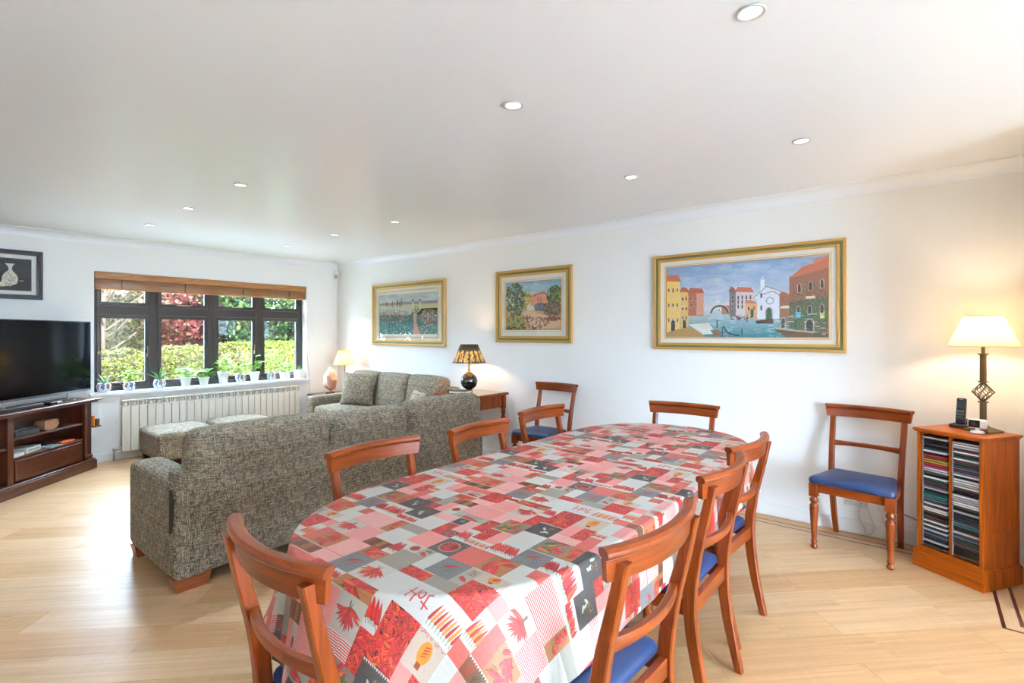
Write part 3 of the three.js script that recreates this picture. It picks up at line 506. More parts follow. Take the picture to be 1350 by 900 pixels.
// ================================================================ SOFAS AND FOOTSTOOLS (tweed)
const foot = phys({ color: 0xa8572a, map: grainTex, roughness: 0.4, clearcoat: 0.3 });
const wedge = (w, h, d, k = 0.82) => loft([[k, 0], [1, h]].map(([q, y]) => [[-1, -1], [1, -1], [1, 1], [-1, 1]].map(([a, b]) => V(a * w / 2 * q, y, b * d / 2 * q))), 0.3);
{ // sofa seen from behind: back towards the dining table (+x), seat towards the television
  const x0 = -3.11, zA = -0.945, zB = -3.42;             // outer back face, near end, far end
  const s = thing('sofa', 'large grey tweed sofa with its back to the dining table', 'sofa', [x0, 0, (zA + zB) / 2]);
  const L = zA - zB, hz = L / 2;
  const P = (name, g, m = mat.tweed, label) => part(name, g, m, s, label);
  P('base', puff(0.8, 0.24, L - 0.06, 0.03, [0, 0, 0]).translate(-0.44, 0.195, 0));
  // back shell below, three head sections above
  P('back_panel', puff(0.2, 0.58, L - 0.045, 0.035, [0.012, 0, 0.004]).translate(-0.105, 0.365, 0));
  const cut = [hz - 0.085, 0.29, -0.38, -hz + 0.01];
  for (let k = 0; k < 3; k++) { const a = cut[k], b = cut[k + 1], W = a - b, hh = [0.36, 0.345, 0.36][k], g = puff(0.215, hh, W - 0.006, 0.075, [0.012, 0.014, 0.003], 12); g.rotateZ(-0.05); P('back_section', g.translate(-0.115, [0.69, 0.675, 0.688][k], (a + b) / 2)); }
  for (const q of [1, -1]) P('arm', puff(0.84, 0.54, 0.2, 0.045, [0.004, 0.008, 0.01]).translate(-0.425, 0.335, q * (hz - 0.1)));
  const sc = [hz - 0.2, 0.36, -0.36, -hz + 0.2];
  for (let k = 0; k < 3; k++) { P('seat_cushion', puff(0.64, 0.16, sc[k] - sc[k + 1] - 0.008, 0.05, [0, 0.02, 0]).translate(-0.54, 0.4, (sc[k] + sc[k + 1]) / 2)); P('back_cushion', puff(0.17, 0.36, sc[k] - sc[k + 1] - 0.01, 0.06, [0.025, 0, 0]).rotateZ(-0.2).translate(-0.29, 0.61, (sc[k] + sc[k + 1]) / 2)); }
  for (const [a, b] of [[-0.08, hz - 0.1], [-0.08, -hz + 0.1], [-0.78, hz - 0.1], [-0.78, -hz + 0.1]]) P('foot', wuv(wedge(0.11, 0.078, 0.19).translate(a, 0, b)), foot);
  const fl = new THREE.Shape(); fl.moveTo(0, 0); fl.quadraticCurveTo(0.016, 0.07, 0.012, 0.15); fl.quadraticCurveTo(0.012, 0.21, 0, 0.23); fl.lineTo(-0.006, 0.23); fl.lineTo(-0.006, 0);
  P('seam_flap', wuv(ni(new THREE.ExtrudeGeometry(fl, { depth: 0.006, bevelEnabled: true, bevelSize: 0.002, bevelThickness: 0.002, bevelSegments: 2 }))).rotateY(0.5).translate(-0.03, 0.34, hz + 0.004), std({ color: 0x33322f, roughness: 0.9 }), 'dark fabric flap at the rear seam');
  single('throw_pillow', pillow(0.36, 0.36, 0.13), mat.tweed, 'small tweed cushion leaning in the near corner of the large sofa', 'cushion', [-3.6, 0.575, -1.275], 0).rotation.set(-0.28, 0.35, 0.1);
}
{ // sofa against the picture wall
  const xa = -6.32, xb = -4.24, cx = (xa + xb) / 2, L = xb - xa, s = thing('sofa', 'grey tweed three seat sofa against the picture wall', 'sofa', [cx, 0, -3.85]);
  const P = (name, g, m = mat.tweed) => part(name, g, m, s);
  P('base', puff(L - 0.06, 0.22, 0.8, 0.03).translate(0, 0.19, -0.01));
  P('back_panel', puff(L - 0.02, 0.7, 0.16, 0.05).translate(0, 0.43, -0.35));
  for (const q of [-1, 1]) P('arm', puff(0.17, 0.52, 0.86, 0.045, [0.006, 0.006, 0.004]).translate(q * (L / 2 - 0.085), 0.33, 0));
  const w = (L - 0.34) / 3;
  for (let k = -1; k <= 1; k++) { P('seat_cushion', puff(w - 0.008, 0.17, 0.68, 0.05, [0, 0.02, 0]).translate(k * w, 0.39, 0.08)); P('back_cushion', puff(w + 0.04, 0.47, 0.2, 0.07, [0, 0.012, 0.03]).rotateX(-0.2).translate(k * (w + 0.03), 0.665, -0.24)); }
  for (const a of [-1, 1]) for (const b of [-0.34, 0.34]) P('foot', wuv(wedge(0.17, 0.078, 0.1).translate(a * (L / 2 - 0.12), 0, b)), foot);
  single('throw_pillow', pillow(0.47, 0.45, 0.16), mat.tweed, 'square grey brown cushion propped on the wall sofa by the corner lamp', 'cushion', [-5.72, 0.685, -3.83], 0).rotation.set(-0.3, 0.5, 0.12);
  single('throw_pillow', pillow(0.36, 0.3, 0.12), std({ color: 0xc9b79a, map: noiseTex, roughness: 0.9 }), 'small beige cushion at the side table end of the wall sofa', 'cushion', [-4.42, 0.62, -3.72], 0).rotation.set(-0.25, -0.3, -0.1);
}
{
  const mk = (z0, z1, label) => { const g = thing('footstool', label, 'footstool', [-6.41, 0, (z0 + z1) / 2], 0, 'tweed footstools by the radiator'), W = z0 - z1; part('upholstery', puff(0.68, 0.25, W, 0.035, [0.004, 0, 0.004]).translate(0, 0.215, 0), mat.tweed, g); part('top_cushion', puff(0.69, 0.11, W + 0.01, 0.05, [0, 0.03, 0]).translate(0, 0.325, 0), mat.tweed, g); for (const a of [-1, 1]) for (const b of [-1, 1]) part('foot', wuv(wedge(0.07, 0.09, 0.07).translate(a * 0.28, 0, b * (W / 2 - 0.06))), mat.darkwood, g); };
  mk(-1.71, -2.28, 'square tweed footstool before the radiator, nearer the television');
  mk(-2.38, -2.96, 'square tweed footstool before the radiator, farther from the television');
}

// ================================================================ RADIATOR
{
  const n = 26, p = 0.0795, z0 = -1.59, g = thing('radiator', 'long white sectional radiator under the window', 'radiator', [-6.935, 0, 0]);
  const white = std({ color: 0xe4dac9, roughness: 0.42 }), X = 0.045;
  const sec = M(RB(0.012, 0.50, p - 0.006, 0.004, X, 0.35, 0), RB(0.075, 0.03, 0.03, 0.004, 0, 0.63, 0), B(0.07, 0.44, 0.004, 0.005, 0.35, 0), RB(0.012, 0.016, p - 0.004, 0.004, X - 0.006, 0.664, 0), RB(0.05, 0.058, 0.006, 0.002, X - 0.03, 0.637, 0.026), RB(0.05, 0.058, 0.006, 0.002, X - 0.03, 0.637, -0.026), RB(0.07, 0.04, 0.03, 0.004, 0, 0.13, 0), RB(0.05, 0.01, p - 0.006, 0.003, X - 0.03, 0.668, 0), B(0.004, 0.05, p - 0.004, X - 0.05, 0.637, 0));
  for (let k = 0; k < n; k++) { const m = part('section', sec, white, g); m.position.z = z0 - p * (k + 0.5); }
  part('header_pipe', M(CY(0.013, 0.013, n * p, 0, 0, 0).rotateX(R90).translate(0, 0.63, z0 - n * p / 2), CY(0.013, 0.013, n * p, 0, 0, 0).rotateX(R90).translate(0, 0.13, z0 - n * p / 2)), white, g);
  part('valve', M(CY(0.014, 0.014, 0.05, 0, 0, 0).rotateX(R90).translate(0, 0.13, z0 + 0.03), CY(0.018, 0.018, 0.045, 0, 0, 0).rotateZ(R90).translate(0.03, 0.13, z0 + 0.06), CY(0.008, 0.008, 0.13, 0, 0.065, z0 + 0.06)), mat.steel, g, 'chrome radiator valve');
}
// ================================================================ TELEVISION AND ITS UNIT, set across the room corner
{
  const ox = -6.75, oz = -1.335;
  const turn = 134.7 * deg;                                             // local +z -> (0.711, -0.703), local +x towards the window
  const u = thing('television_unit', 'dark mahogany television unit with open shelves and moulded plinth', 'tv unit', [ox, 0, oz], turn);
  const m = mat.mahogany, W = 1.62, D = 0.33, P = (n, g, k = m) => part(n, wuv(g), k, u);
  // with this turn local +x points to the right end towards the wall; the unit runs from x=0 to x=-W
  P('plinth', M(RB(W + 0.03, 0.09, D + 0.01, 0.004, -W / 2, 0.045, -D / 2), RB(W + 0.01, 0.022, D, 0.01, -W / 2, 0.098, -D / 2)));
  P('top', M(RB(W + 0.1, 0.022, D + 0.05, 0.009, -W / 2, 0.727, -D / 2 + 0.01, 3), RB(W + 0.05, 0.02, D + 0.02, 0.008, -W / 2, 0.706, -D / 2, 3)));
  P('back', B(W - 0.06, 0.58, 0.012, -W / 2, 0.4, -D + 0.02));
  for (const x of [-0.045, -W + 0.045]) P('pilaster', M(B(0.05, 0.59, D - 0.04, x, 0.4, -D / 2 - 0.01), RB(0.085, 0.59, 0.03, 0.004, x - Math.sign(x + W / 2) * 0.02, 0.4, -0.045), RB(0.1, 0.05, 0.045, 0.006, x - Math.sign(x + W / 2) * 0.018, 0.128, -0.042)));
  P('divider', B(0.06, 0.59, D - 0.05, -0.955, 0.4, -D / 2 - 0.012));
  P('shelf', RB(0.80, 0.02, D - 0.06, 0.003, -0.53, 0.488, -D / 2 - 0.01));
  P('shelf', RB(0.80, 0.022, D - 0.05, 0.003, -0.53, 0.322, -D / 2 - 0.008));
  P('shelf', RB(0.56, 0.02, D - 0.06, 0.003, -1.27, 0.42, -D / 2 - 0.01));
  P('drawer', RB(0.775, 0.185, 0.022, 0.006, -0.53, 0.212, -0.04));
  // fittings standing on the unit, all things of their own
  const at = (x, y, z) => u.localToWorld(V(x, y, z)).toArray(); u.updateMatrixWorld(true);
  const put = (name, geo, mt, label, cat, p) => single(name, geo, mt, label, cat, at(...p), turn);
  const tv = thing('television', 'large black flat television on the mahogany unit', 'television', at(-0.5, 0.738, -0.152), turn);
  part('cabinet', RB(1.31, 0.737, 0.04, 0.006, 0, 0.4385, -0.02, 3), mat.black, tv);
  part('screen', RB(1.288, 0.705, 0.003, 0.001, 0, 0.446, 0.0012), phys({ color: 0x060607, roughness: 0.09, specularIntensity: 0.18 }), tv);
  part('chin', RB(1.29, 0.012, 0.004, 0.0015, 0, 0.079, 0.0015), std({ color: 0x5a5d63, roughness: 0.3, metalness: 0.7 }), tv, 'dark silver lower edge strip');
  for (const s of [-1, 1]) part('stand_foot', M(RB(0.03, 0.008, 0.14, 0.003, s * 0.36, 0.004, -0.02), RB(0.02, 0.085, 0.02, 0.004, s * 0.36, 0.046, -0.02)), mat.steel, tv);
  const sb = thing('soundbar', 'low black soundbar on the unit before the television', 'soundbar', at(-0.87, 0.738, -0.055), turn);
  part('body', RB(0.5, 0.036, 0.06, 0.012, 0, 0.018, 0, 3), mat.blackPlastic, sb); part('grille', RB(0.47, 0.024, 0.004, 0.001, 0, 0.019, 0.0295), mat.black, sb);
  const bx = thing('set_top_box', 'small glossy black box with silver front on the unit', 'media box', at(-0.5, 0.738, -0.05), turn);
  part('body', RB(0.14, 0.03, 0.09, 0.008, 0, 0.015, 0, 3), mat.gloss, bx); part('front', RB(0.05, 0.02, 0.006, 0.002, 0.03, 0.015, 0.043), mat.steel, bx);
  const pl = thing('disc_player', 'flat dark media player on the upper shelf of the unit', 'media player', at(-0.78, 0.498, -0.14), turn);
  part('body', RB(0.26, 0.05, 0.2, 0.004, 0, 0.025, 0), mat.blackPlastic, pl); part('front', RB(0.25, 0.03, 0.005, 0.001, 0, 0.027, 0.1), std({ color: 0x33383a, roughness: 0.3 }), pl); part('lid', RB(0.2, 0.016, 0.16, 0.003, -0.01, 0.06, 0), std({ color: 0x3f4446, roughness: 0.4 }), pl);
  const lattice3 = lattice(71, 32), rock = new THREE.BoxGeometry(0.17, 0.1, 0.1, 8, 6, 6), rp = rock.attributes.position;
  for (let i = 0; i < rp.count; i++) { const q = V(rp.getX(i), rp.getY(i), rp.getZ(i)), k = 1 - 0.16 * (Math.abs(q.x) / 0.085) * (Math.abs(q.y) / 0.05) + 0.07 * (lattice3(q.x * 60 + 9, q.y * 70 + q.z * 40 + 9) - 0.5); rp.setXYZ(i, q.x * k, q.y * k, q.z * k); }
  rock.computeVertexNormals();
  put('salt_block', ni(rock), phys({ color: 0xd59a74, roughness: 0.6, map: noiseTex }), 'peach coloured rough block on the upper shelf of the television unit', 'ornament', [-0.5, 0.549, -0.1]);
  const g1 = thing('games_console', 'pale grey slim console box on the lower shelf of the unit', 'media box', at(-0.69, 0.333, -0.15), turn); part('body', RB(0.22, 0.045, 0.16, 0.004, 0, 0.0225, 0), std({ color: 0xb9b6b0, roughness: 0.4 }), g1); part('slot', RB(0.16, 0.006, 0.003, 0.001, 0, 0.026, 0.08), mat.black, g1); g1.rotation.y = turn + 0.2;
  put('router', RB(0.17, 0.04, 0.12, 0.006, 0, 0.02, 0), mat.blackPlastic, 'black box behind the grey console on the lower shelf', 'media box', [-0.47, 0.333, -0.235]);
  put('disc_case', RB(0.14, 0.014, 0.12, 0.002, 0, 0.007, 0), std({ color: 0x9ba0a0, roughness: 0.35 }), 'grey plastic disc case lying on the lower shelf of the unit', 'disc case', [-0.49, 0.333, -0.075]);
  put('disc_case', RB(0.13, 0.03, 0.12, 0.002, 0, 0.015, 0), std({ color: 0xb5bab8, roughness: 0.35 }), 'pale stack piece beside the divider on the lower shelf of the unit', 'disc case', [-0.88, 0.333, -0.1]);
  put('pencil_case', RB(0.17, 0.022, 0.05, 0.01, 0, 0.011, 0, 3), std({ color: 0xd9522e, roughness: 0.5 }), 'orange red slim case on the lower shelf of the unit', 'case', [-0.3, 0.333, -0.07]);
  put('note_pad', RB(0.08, 0.09, 0.02, 0.002, 0, 0.045, 0), std({ color: 0xc9cc5a, roughness: 0.7 }), 'yellow green pad standing in the left bay of the unit', 'notepad', [-1.07, 0.112, -0.08]);
  const br = thing('wooden_holder', 'small dark wooden holder on the end of the television unit', 'holder', at(0.0435, 0.43, -0.045), turn);
  part('ledge', RB(0.085, 0.014, 0.07, 0.003, 0.012, 0, 0), m, br); part('block', RB(0.045, 0.07, 0.05, 0.004, 0.022, 0.042, 0), m, br);
  put('booklet', RB(0.014, 0.11, 0.05, 0.002, 0, 0.055, 0), std({ color: 0xdf8a34, roughness: 0.6 }), 'thin orange booklet upright in the wooden holder', 'booklet', [0.012, 0.4375, -0.045]);
}

// ================================================================ CORNER TABLE, LAMPS
function bulbLight(parent, y, intensity, color = new THREE.Color(1, 0.68, 0.36)) {
  part('bulb', ni(new THREE.SphereGeometry(0.028, 16, 12)).translate(0, y, 0), std({ color: 0xffffff, emissive: color, emissiveIntensity: 6 }), parent);
  const l = new THREE.PointLight(color, intensity); l.position.set(0, y, 0); l.shadow.radius = 1.4; l.name = 'lamp_glow'; parent.add(l);
}
function pleated(rb, rt, h, y, n = 96, amp = 0.0022) { // open cone of fine pleats
  const pos = [], idx = [], m = 8; for (let j = 0; j <= m; j++) for (let i = 0; i <= n * 2; i++) { const t = j / m, a = i / (n * 2) * Math.PI * 2, r = rb + (rt - rb) * t + (i % 2 ? amp : -amp); pos.push(r * Math.cos(a), y + h * t, r * Math.sin(a)); }
  const w = n * 2 + 1; for (let j = 0; j < m; j++) for (let i = 0; i < n * 2; i++) { const a = j * w + i; idx.push(a, a + w + 1, a + 1, a, a + w, a + w + 1); }
  const g = new THREE.BufferGeometry(); g.setAttribute('position', new THREE.BufferAttribute(new Float32Array(pos), 3)); g.setIndex(idx); g.computeVertexNormals(); return M(g);
}
const shadeMat = phys({ color: 0xe8d2a0, roughness: 1, transmission: 0.55, thickness: 0, side: THREE.DoubleSide });
{
  const t = thing('corner_table', 'small dark wooden table in the corner behind the wall sofa arm', 'side table', [-6.62, 0, -4.0]);
  part('table_top', wuv(RB(0.5, 0.025, 0.5, 0.006, 0, 0.535, 0)), mat.mahogany, t); part('apron', wuv(B(0.42, 0.06, 0.42, 0, 0.492, 0)), mat.mahogany, t);
  for (const a of [-1, 1]) for (const b of [-1, 1]) part('leg', wuv(B(0.04, 0.47, 0.04, a * 0.2, 0.235, b * 0.2)), mat.mahogany, t);
  const l = thing('table_lamp', 'brass table lamp with cream pleated shade in the room corner', 'lamp', [-6.46, 0.5475, -4.1]);
  part('base', LA([[0, 0], [0.07, 0], [0.07, 0.012], [0.03, 0.025], [0.012, 0.04], [0, 0.04]], 32), mat.brass, l);
  part('stem', M(CY(0.008, 0.008, 0.4, 0, 0.24, 0), LA([[0, 0], [0.014, 0.004], [0.014, 0.03], [0, 0.034]], 16).translate(0, 0.2, 0)), mat.brass, l);
  const sh = part('lamp_shade', pleated(0.149, 0.084, 0.2, 0.425), shadeMat, l);
  part('shade_trim', M(TU([...Array(24).keys()].map(i => [0.15 * Math.cos(i / 24 * 6.2832), 0.425, 0.15 * Math.sin(i / 24 * 6.2832)]), 0.003, 48, 6, true), TU([...Array(24).keys()].map(i => [0.085 * Math.cos(i / 24 * 6.2832), 0.625, 0.085 * Math.sin(i / 24 * 6.2832)]), 0.003, 48, 6, true)), std({ color: 0xcda75a, roughness: 0.6 }), sh);
  bulbLight(l, 0.5, 0.2);
  const q = new THREE.IcosahedronGeometry(0.1, 3), qp = q.attributes.position, la = lattice(88, 32);
  for (let i = 0; i < qp.count; i++) { const v = V(qp.getX(i), qp.getY(i), qp.getZ(i)), k = 0.84 + 0.34 * la(v.x * 34 + 12, v.y * 22 + v.z * 30 + 12); v.multiplyScalar(k * (0.9 + 0.3 * la(v.z * 60 + 9, v.y * 50 + v.x * 30 + 9))); qp.setXYZ(i, v.x * 0.9, v.y * 1.4, v.z * 0.9); }
  q.computeVertexNormals();
  const ro = thing('salt_rock', 'pale pink salt rock ornament beside the corner lamp', 'ornament', [-6.62, 0.5475, -3.97]);
  part('rock', (() => { const g = ni(q); g.computeBoundingBox(); return g.translate(0, 0.021 - g.boundingBox.min.y, 0); })(), phys({ color: 0xe7b49c, roughness: 0.7, transmission: 0.15, thickness: 0 }), ro); part('base', CY(0.065, 0.06, 0.02, 0, 0.01, 0), mat.darkwood, ro);
}
{ // side table at the end of the wall sofa
  const t = thing('side_table', 'cherry wood side table with turned legs beside the wall sofa', 'side table', [-3.84, 0, -4.005]);
  const w = mat.cherry, W = 0.64, D = 0.52;
  part('table_top', wuv(RB(W, 0.026, D, 0.008, 0, 0.757, 0, 3)), w, t); part('glass_sheet', RB(W - 0.03, 0.004, D - 0.03, 0.0015, 0, 0.772, 0), phys({ color: 0x10181a, roughness: 0.08, clearcoat: 1 }), t, 'dark glossy inset top');
  part('apron', wuv(B(W - 0.09, 0.13, D - 0.07, 0, 0.679, 0)), w, t); part('drawer_front', wuv(RB(W - 0.2, 0.1, 0.012, 0.003, 0, 0.68, D / 2 - 0.034)), w, t);
  const leg = M(RB(0.045, 0.15, 0.045, 0.003, 0, 0.67, 0), LA([[0, 0], [0.014, 0], [0.02, 0.012], [0.014, 0.03], [0.018, 0.06], [0.024, 0.4], [0.018, 0.47], [0.026, 0.5], [0.018, 0.53], [0.026, 0.56], [0.02, 0.6], [0, 0.6]], 20));
  for (const a of [-1, 1]) for (const b of [-1, 1]) part('leg', wuv(leg.clone().translate(a * (W / 2 - 0.045), 0, b * (D / 2 - 0.045)), 1), w, t);
  const marble = phys({ roughness: 0.12, clearcoat: 1, map: canvasTex(512, 256, (x, a, b) => { const r = mulberry(5); x.fillStyle = css(28, 24, 22); x.fillRect(0, 0, a, b); for (let k = 0; k < 60; k++) { x.strokeStyle = css(150 + r() * 80, 130 + r() * 70, 100 + r() * 60, 0.25 + 0.5 * r()); x.lineWidth = 0.6 + r() * 2; let px = r() * a, py = r() * b; x.beginPath(); x.moveTo(px, py); for (let i = 0; i < 6; i++) { px += (r() - 0.4) * 50; py += (r() - 0.5) * 40; x.lineTo(px, py); } x.stroke(); } }) });
  const l = thing('table_lamp', 'table lamp with black marble ball and dark gold patterned shade', 'lamp', [-3.93, 0.774, -4.06]);
  part('foot', CY(0.04, 0.035, 0.02, 0, 0.01, 0), marble, l); part('ball', ni(new THREE.SphereGeometry(0.095, 32, 24)).translate(0, 0.11, 0), marble, l);
  part('neck', LA([[0, 0.19], [0.036, 0.195], [0.03, 0.21], [0.014, 0.215], [0.013, 0.235], [0.017, 0.24], [0.012, 0.25], [0.012, 0.34], [0, 0.34]], 20), mat.brass, l);
  const pat = canvasTex(1024, 256, (x, a, b) => { const r = mulberry(17); x.fillStyle = css(58, 46, 26); x.fillRect(0, 0, a, b); for (let k = 0; k < 16; k++) { const cx = a * (k + 0.5) / 16; for (let i = 0; i < 60; i++) { x.fillStyle = css(200 + r() * 40, 160 + r() * 40, 80 + r() * 40, 0.75); x.save(); x.translate(cx + (r() - 0.5) * 44, b * (0.36 + 0.6 * r())); x.rotate((r() - 0.5) * 1.4); x.fillRect(-2.5, -16, 5, 30); x.restore(); } x.fillStyle = css(30, 24, 14); x.fillRect(a * k / 16 - 2, 0, 4, b); } x.fillStyle = css(40, 32, 18); x.fillRect(0, 0, a, b * 0.22); });
  pat.flipY = true;
  const cone = ni(new THREE.CylinderGeometry(0.098, 0.185, 0.2, 16, 1, true)).translate(0, 0.42, 0);
  const sh = part('lamp_shade', cone, phys({ map: pat, roughness: 0.75, transmission: 0.18, thickness: 0, side: THREE.DoubleSide }), l, 'dark shade with gold leaf pattern');
  part('shade_trim', M(TU([...Array(16).keys()].map(i => [0.186 * Math.sin(i / 16 * 6.2832), 0.32, 0.186 * Math.cos(i / 16 * 6.2832)]), 0.003, 64, 5, true)), mat.darkwood, sh);
  bulbLight(l, 0.4, 0.35);
  const bk = thing('notebook', 'black notebook with cream pages on the side table', 'book', [-3.87, 0.774, -3.86], 0.3); part('pages', B(0.2, 0.022, 0.14, 0.002, 0.014, 0), std({ color: 0xe8dcc2, roughness: 0.9 }), bk); part('cover', M(RB(0.21, 0.004, 0.15, 0.001, 0, 0.002, 0), RB(0.21, 0.004, 0.15, 0.001, 0, 0.027, 0), B(0.004, 0.028, 0.15, -0.104, 0.0145, 0)), mat.black, bk);
}

// ================================================================ DISC CABINET, ITS DISCS AND WHAT STANDS ON IT
{
  const FL = V(-0.047, 0, -3.958), turn = -33.7 * deg, W = 0.37, D = 0.33, w = mat.cabinet;
  const c = thing('disc_cabinet', 'cherry wood cabinet with two open bays of discs', 'cabinet', [FL.x, 0, FL.z], turn); c.updateMatrixWorld(true);
  const P = (n, g, k = w) => part(n, wuv(g), k, c), at = (x, y, z) => c.localToWorld(V(x, y, z)).toArray();
  P('plinth', M(RB(W, 0.105, D, 0.004, W / 2, 0.0525, -D / 2), RB(W - 0.014, 0.012, D - 0.014, 0.002, W / 2, 0.1085, -D / 2)));
  P('top', M(RB(W, 0.016, D + 0.005, 0.006, W / 2, 0.837, -D / 2, 3), RB(W - 0.014, 0.012, D - 0.01, 0.004, W / 2, 0.825, -D / 2)));
  const sx = 0.017, y0 = 0.1145, y1 = 0.82, hh = y1 - y0, yc = (y0 + y1) / 2;
  for (const x of [sx + 0.006, W - sx - 0.006]) P('side_panel', B(0.017, hh, D - 0.025, x, yc, -D / 2 - 0.006));
  P('divider', B(0.014, hh, D - 0.06, W / 2, yc, -D / 2 - 0.005));
  P('back', B(W - 0.05, hh, 0.01, W / 2, yc, -D + 0.012)); P('bottom', B(W - 0.05, 0.014, D - 0.03, W / 2, y0 + 0.006, -D / 2 - 0.004));
  const bays = [[sx + 0.0155, W / 2 - 0.008], [W / 2 + 0.008, W - sx - 0.0155]];
  const pitch = 0.0132, N = 50, yb = y0 + 0.022;
  const rack = std({ color: 0x17171a, roughness: 0.5 });
  bays.forEach(([a, b]) => { for (const s of [a + 0.0025, b - 0.0025]) P('slot_rack', B(0.005, N * pitch + 0.01, 0.14, s, yb + N * pitch / 2, -0.115), rack); });
  const spines = [['black', 0x16171b], ['dark grey', 0x3c3f45], ['pale grey', 0xb4b8bd], ['white', 0xe9e9e6], ['navy blue', 0x243352], ['dark green', 0x22443c], ['red', 0xb32a30], ['teal', 0x2a7a78], ['brown', 0x5b3d30], ['pink', 0x9c3f6c], ['yellow', 0xb5963a], ['slate blue', 0x5a6a86]];
  const wts = [12, 8, 7, 7, 4, 2, 1, 1, 3, 0, 0, 3], bag = wts.flatMap((n, i) => Array(n).fill(i)), rd = mulberry(404);
  const mats = spines.map(s => phys({ color: s[1], roughness: 0.25, clearcoat: 0.6 })), clear = phys({ color: 0xaab0b4, roughness: 0.15, clearcoat: 1 });
  bays.forEach(([a, b], k) => {
    const wd = b - a - 0.011, body = RB(wd, 0.0098, 0.125, 0.001, 0, 0, 0, 1), sp = B(wd - 0.012, 0.0072, 0.0012, 0.004, 0, 0.0626), hinge = B(0.007, 0.0094, 0.0012, -wd / 2 + 0.004, 0, 0.0626);
    for (let i = 0; i < N; i++) {
      if (k === 1 && i === 27) continue;
      let q = bag[Math.floor(rd() * bag.length)]; if (k === 0 && i > 35 && i < 42) q = [9, 6, 10, 10, 8, 6][i - 36]; if (k === 0 && i > 21 && i < 26) q = [7, 7, 5, 0][i - 22];
      const g = thing('disc_case', `${spines[q][0]} spined disc case in the ${k ? 'bay nearer the alcove' : 'bay nearer the blue chair'} of the cabinet`, 'disc case', at((a + b) / 2, yb + pitch * (i + 0.5), -0.092 + (rd() - 0.5) * 0.006), turn, k ? 'discs in the cabinet bay nearer the alcove' : 'discs in the cabinet bay nearer the blue chair');
      part('case', body, mats[q === 3 ? 2 : q], g); part('spine', sp, mats[q], g); part('hinge', hinge, clear, g);
    }
  });
  // lamp with open twisted cage
  const top = 0.845, l = thing('table_lamp', 'bronze lamp with open twisted cage stem and cream pleated shade', 'lamp', [0.277, top, -4.03], turn);
  part('base', loft([[1, 0], [1, 0.008], [0.35, 0.028], [0.2, 0.04]].map(([k, y]) => [[-1, -1], [1, -1], [1, 1], [-1, 1]].map(([a, b]) => V(a * 0.066 * k, y, b * 0.066 * k))), 0.4), mat.bronze, l);
  part('stem', M(CY(0.0155, 0.0155, 0.14, 0, 0.1, 0), CY(0.024, 0.024, 0.006, 0, 0.172, 0), CY(0.023, 0.023, 0.006, 0, 0.29, 0), CY(0.0155, 0.0155, 0.155, 0, 0.37, 0), CY(0.024, 0.024, 0.008, 0, 0.452, 0), CY(0.009, 0.009, 0.07, 0, 0.49, 0)), mat.bronze, l);
  for (let k = 0; k < 16; k++) { const s = k < 8 ? 1 : -1; part('cage_wire', TU([...Array(13).keys()].map(i => { const t = i / 12, r = 0.007 + 0.043 * (1 - Math.abs(t * 2 - 1)), a = k / 8 * Math.PI * 2 + s * t * 2.0; return V(r * Math.cos(a), 0.175 + 0.112 * t, r * Math.sin(a)); }), 0.0022, 24, 5), mat.bronze, l); }
  const sh = part('lamp_shade', pleated(0.158, 0.085, 0.174, 0.5, 110), shadeMat, l);
  part('shade_trim', M(TU([...Array(24).keys()].map(i => [0.159 * Math.cos(i / 24 * 6.2832), 0.5, 0.159 * Math.sin(i / 24 * 6.2832)]), 0.0028, 64, 6, true), TU([...Array(24).keys()].map(i => [0.086 * Math.cos(i / 24 * 6.2832), 0.674, 0.086 * Math.sin(i / 24 * 6.2832)]), 0.0028, 48, 6, true)), std({ color: 0xe2cfa0, roughness: 0.7 }), sh);
  bulbLight(l, 0.58, 0.33, new THREE.Color(1, 0.78, 0.5));
  // cordless telephone in its cradle
  const cr = thing('phone_cradle', 'black telephone charging cradle on the disc cabinet', 'phone cradle', at(0.108, top, -0.245), turn + 0.25);
  part('body', RB(0.085, 0.024, 0.09, 0.01, 0, 0.012, 0, 3), mat.blackPlastic, cr); part('rest', RB(0.06, 0.05, 0.016, 0.006, 0, 0.03, -0.032, 3).rotateX(-0.05), mat.blackPlastic, cr);
  const ph = thing('cordless_phone', 'black cordless telephone standing in its cradle', 'telephone', at(0.11, top + 0.024, -0.245), turn + 0.25);
  const tilt = g => g.rotateX(-0.16);
  const hs = part('handset', tilt(RB(0.048, 0.155, 0.022, 0.009, 0, 0.0785, 0, 3)), phys({ color: 0x131315, roughness: 0.25, clearcoat: 0.6 }), ph);
  part('screen', tilt(RB(0.034, 0.036, 0.002, 0.0008, 0, 0.118, 0.0112)), phys({ color: 0x3a4150, roughness: 0.1 }), hs, 'small grey screen');
  part('earpiece', tilt(RB(0.02, 0.003, 0.002, 0.0008, 0, 0.147, 0.0112)), mat.steel, hs);
  for (let a = 0; a < 3; a++) for (let b = 0; b < 5; b++) part('key', tilt(RB(0.009, 0.0055, 0.002, 0.0008, (a - 1) * 0.0115, 0.03 + b * 0.0115, 0.0115)), std({ color: b === 4 ? 0x8c8c8c : 0x55575a, roughness: 0.5 }), hs);
  // white baby monitor
  const bm = thing('monitor_camera', 'small white monitor camera with black lens face on the cabinet', 'camera', at(0.262, top, -0.135), turn + 0.35);
  part('foot', LA([[0, 0], [0.031, 0], [0.033, 0.006], [0.028, 0.014], [0.01, 0.019], [0.008, 0.03], [0, 0.03]], 28), mat.white, bm);
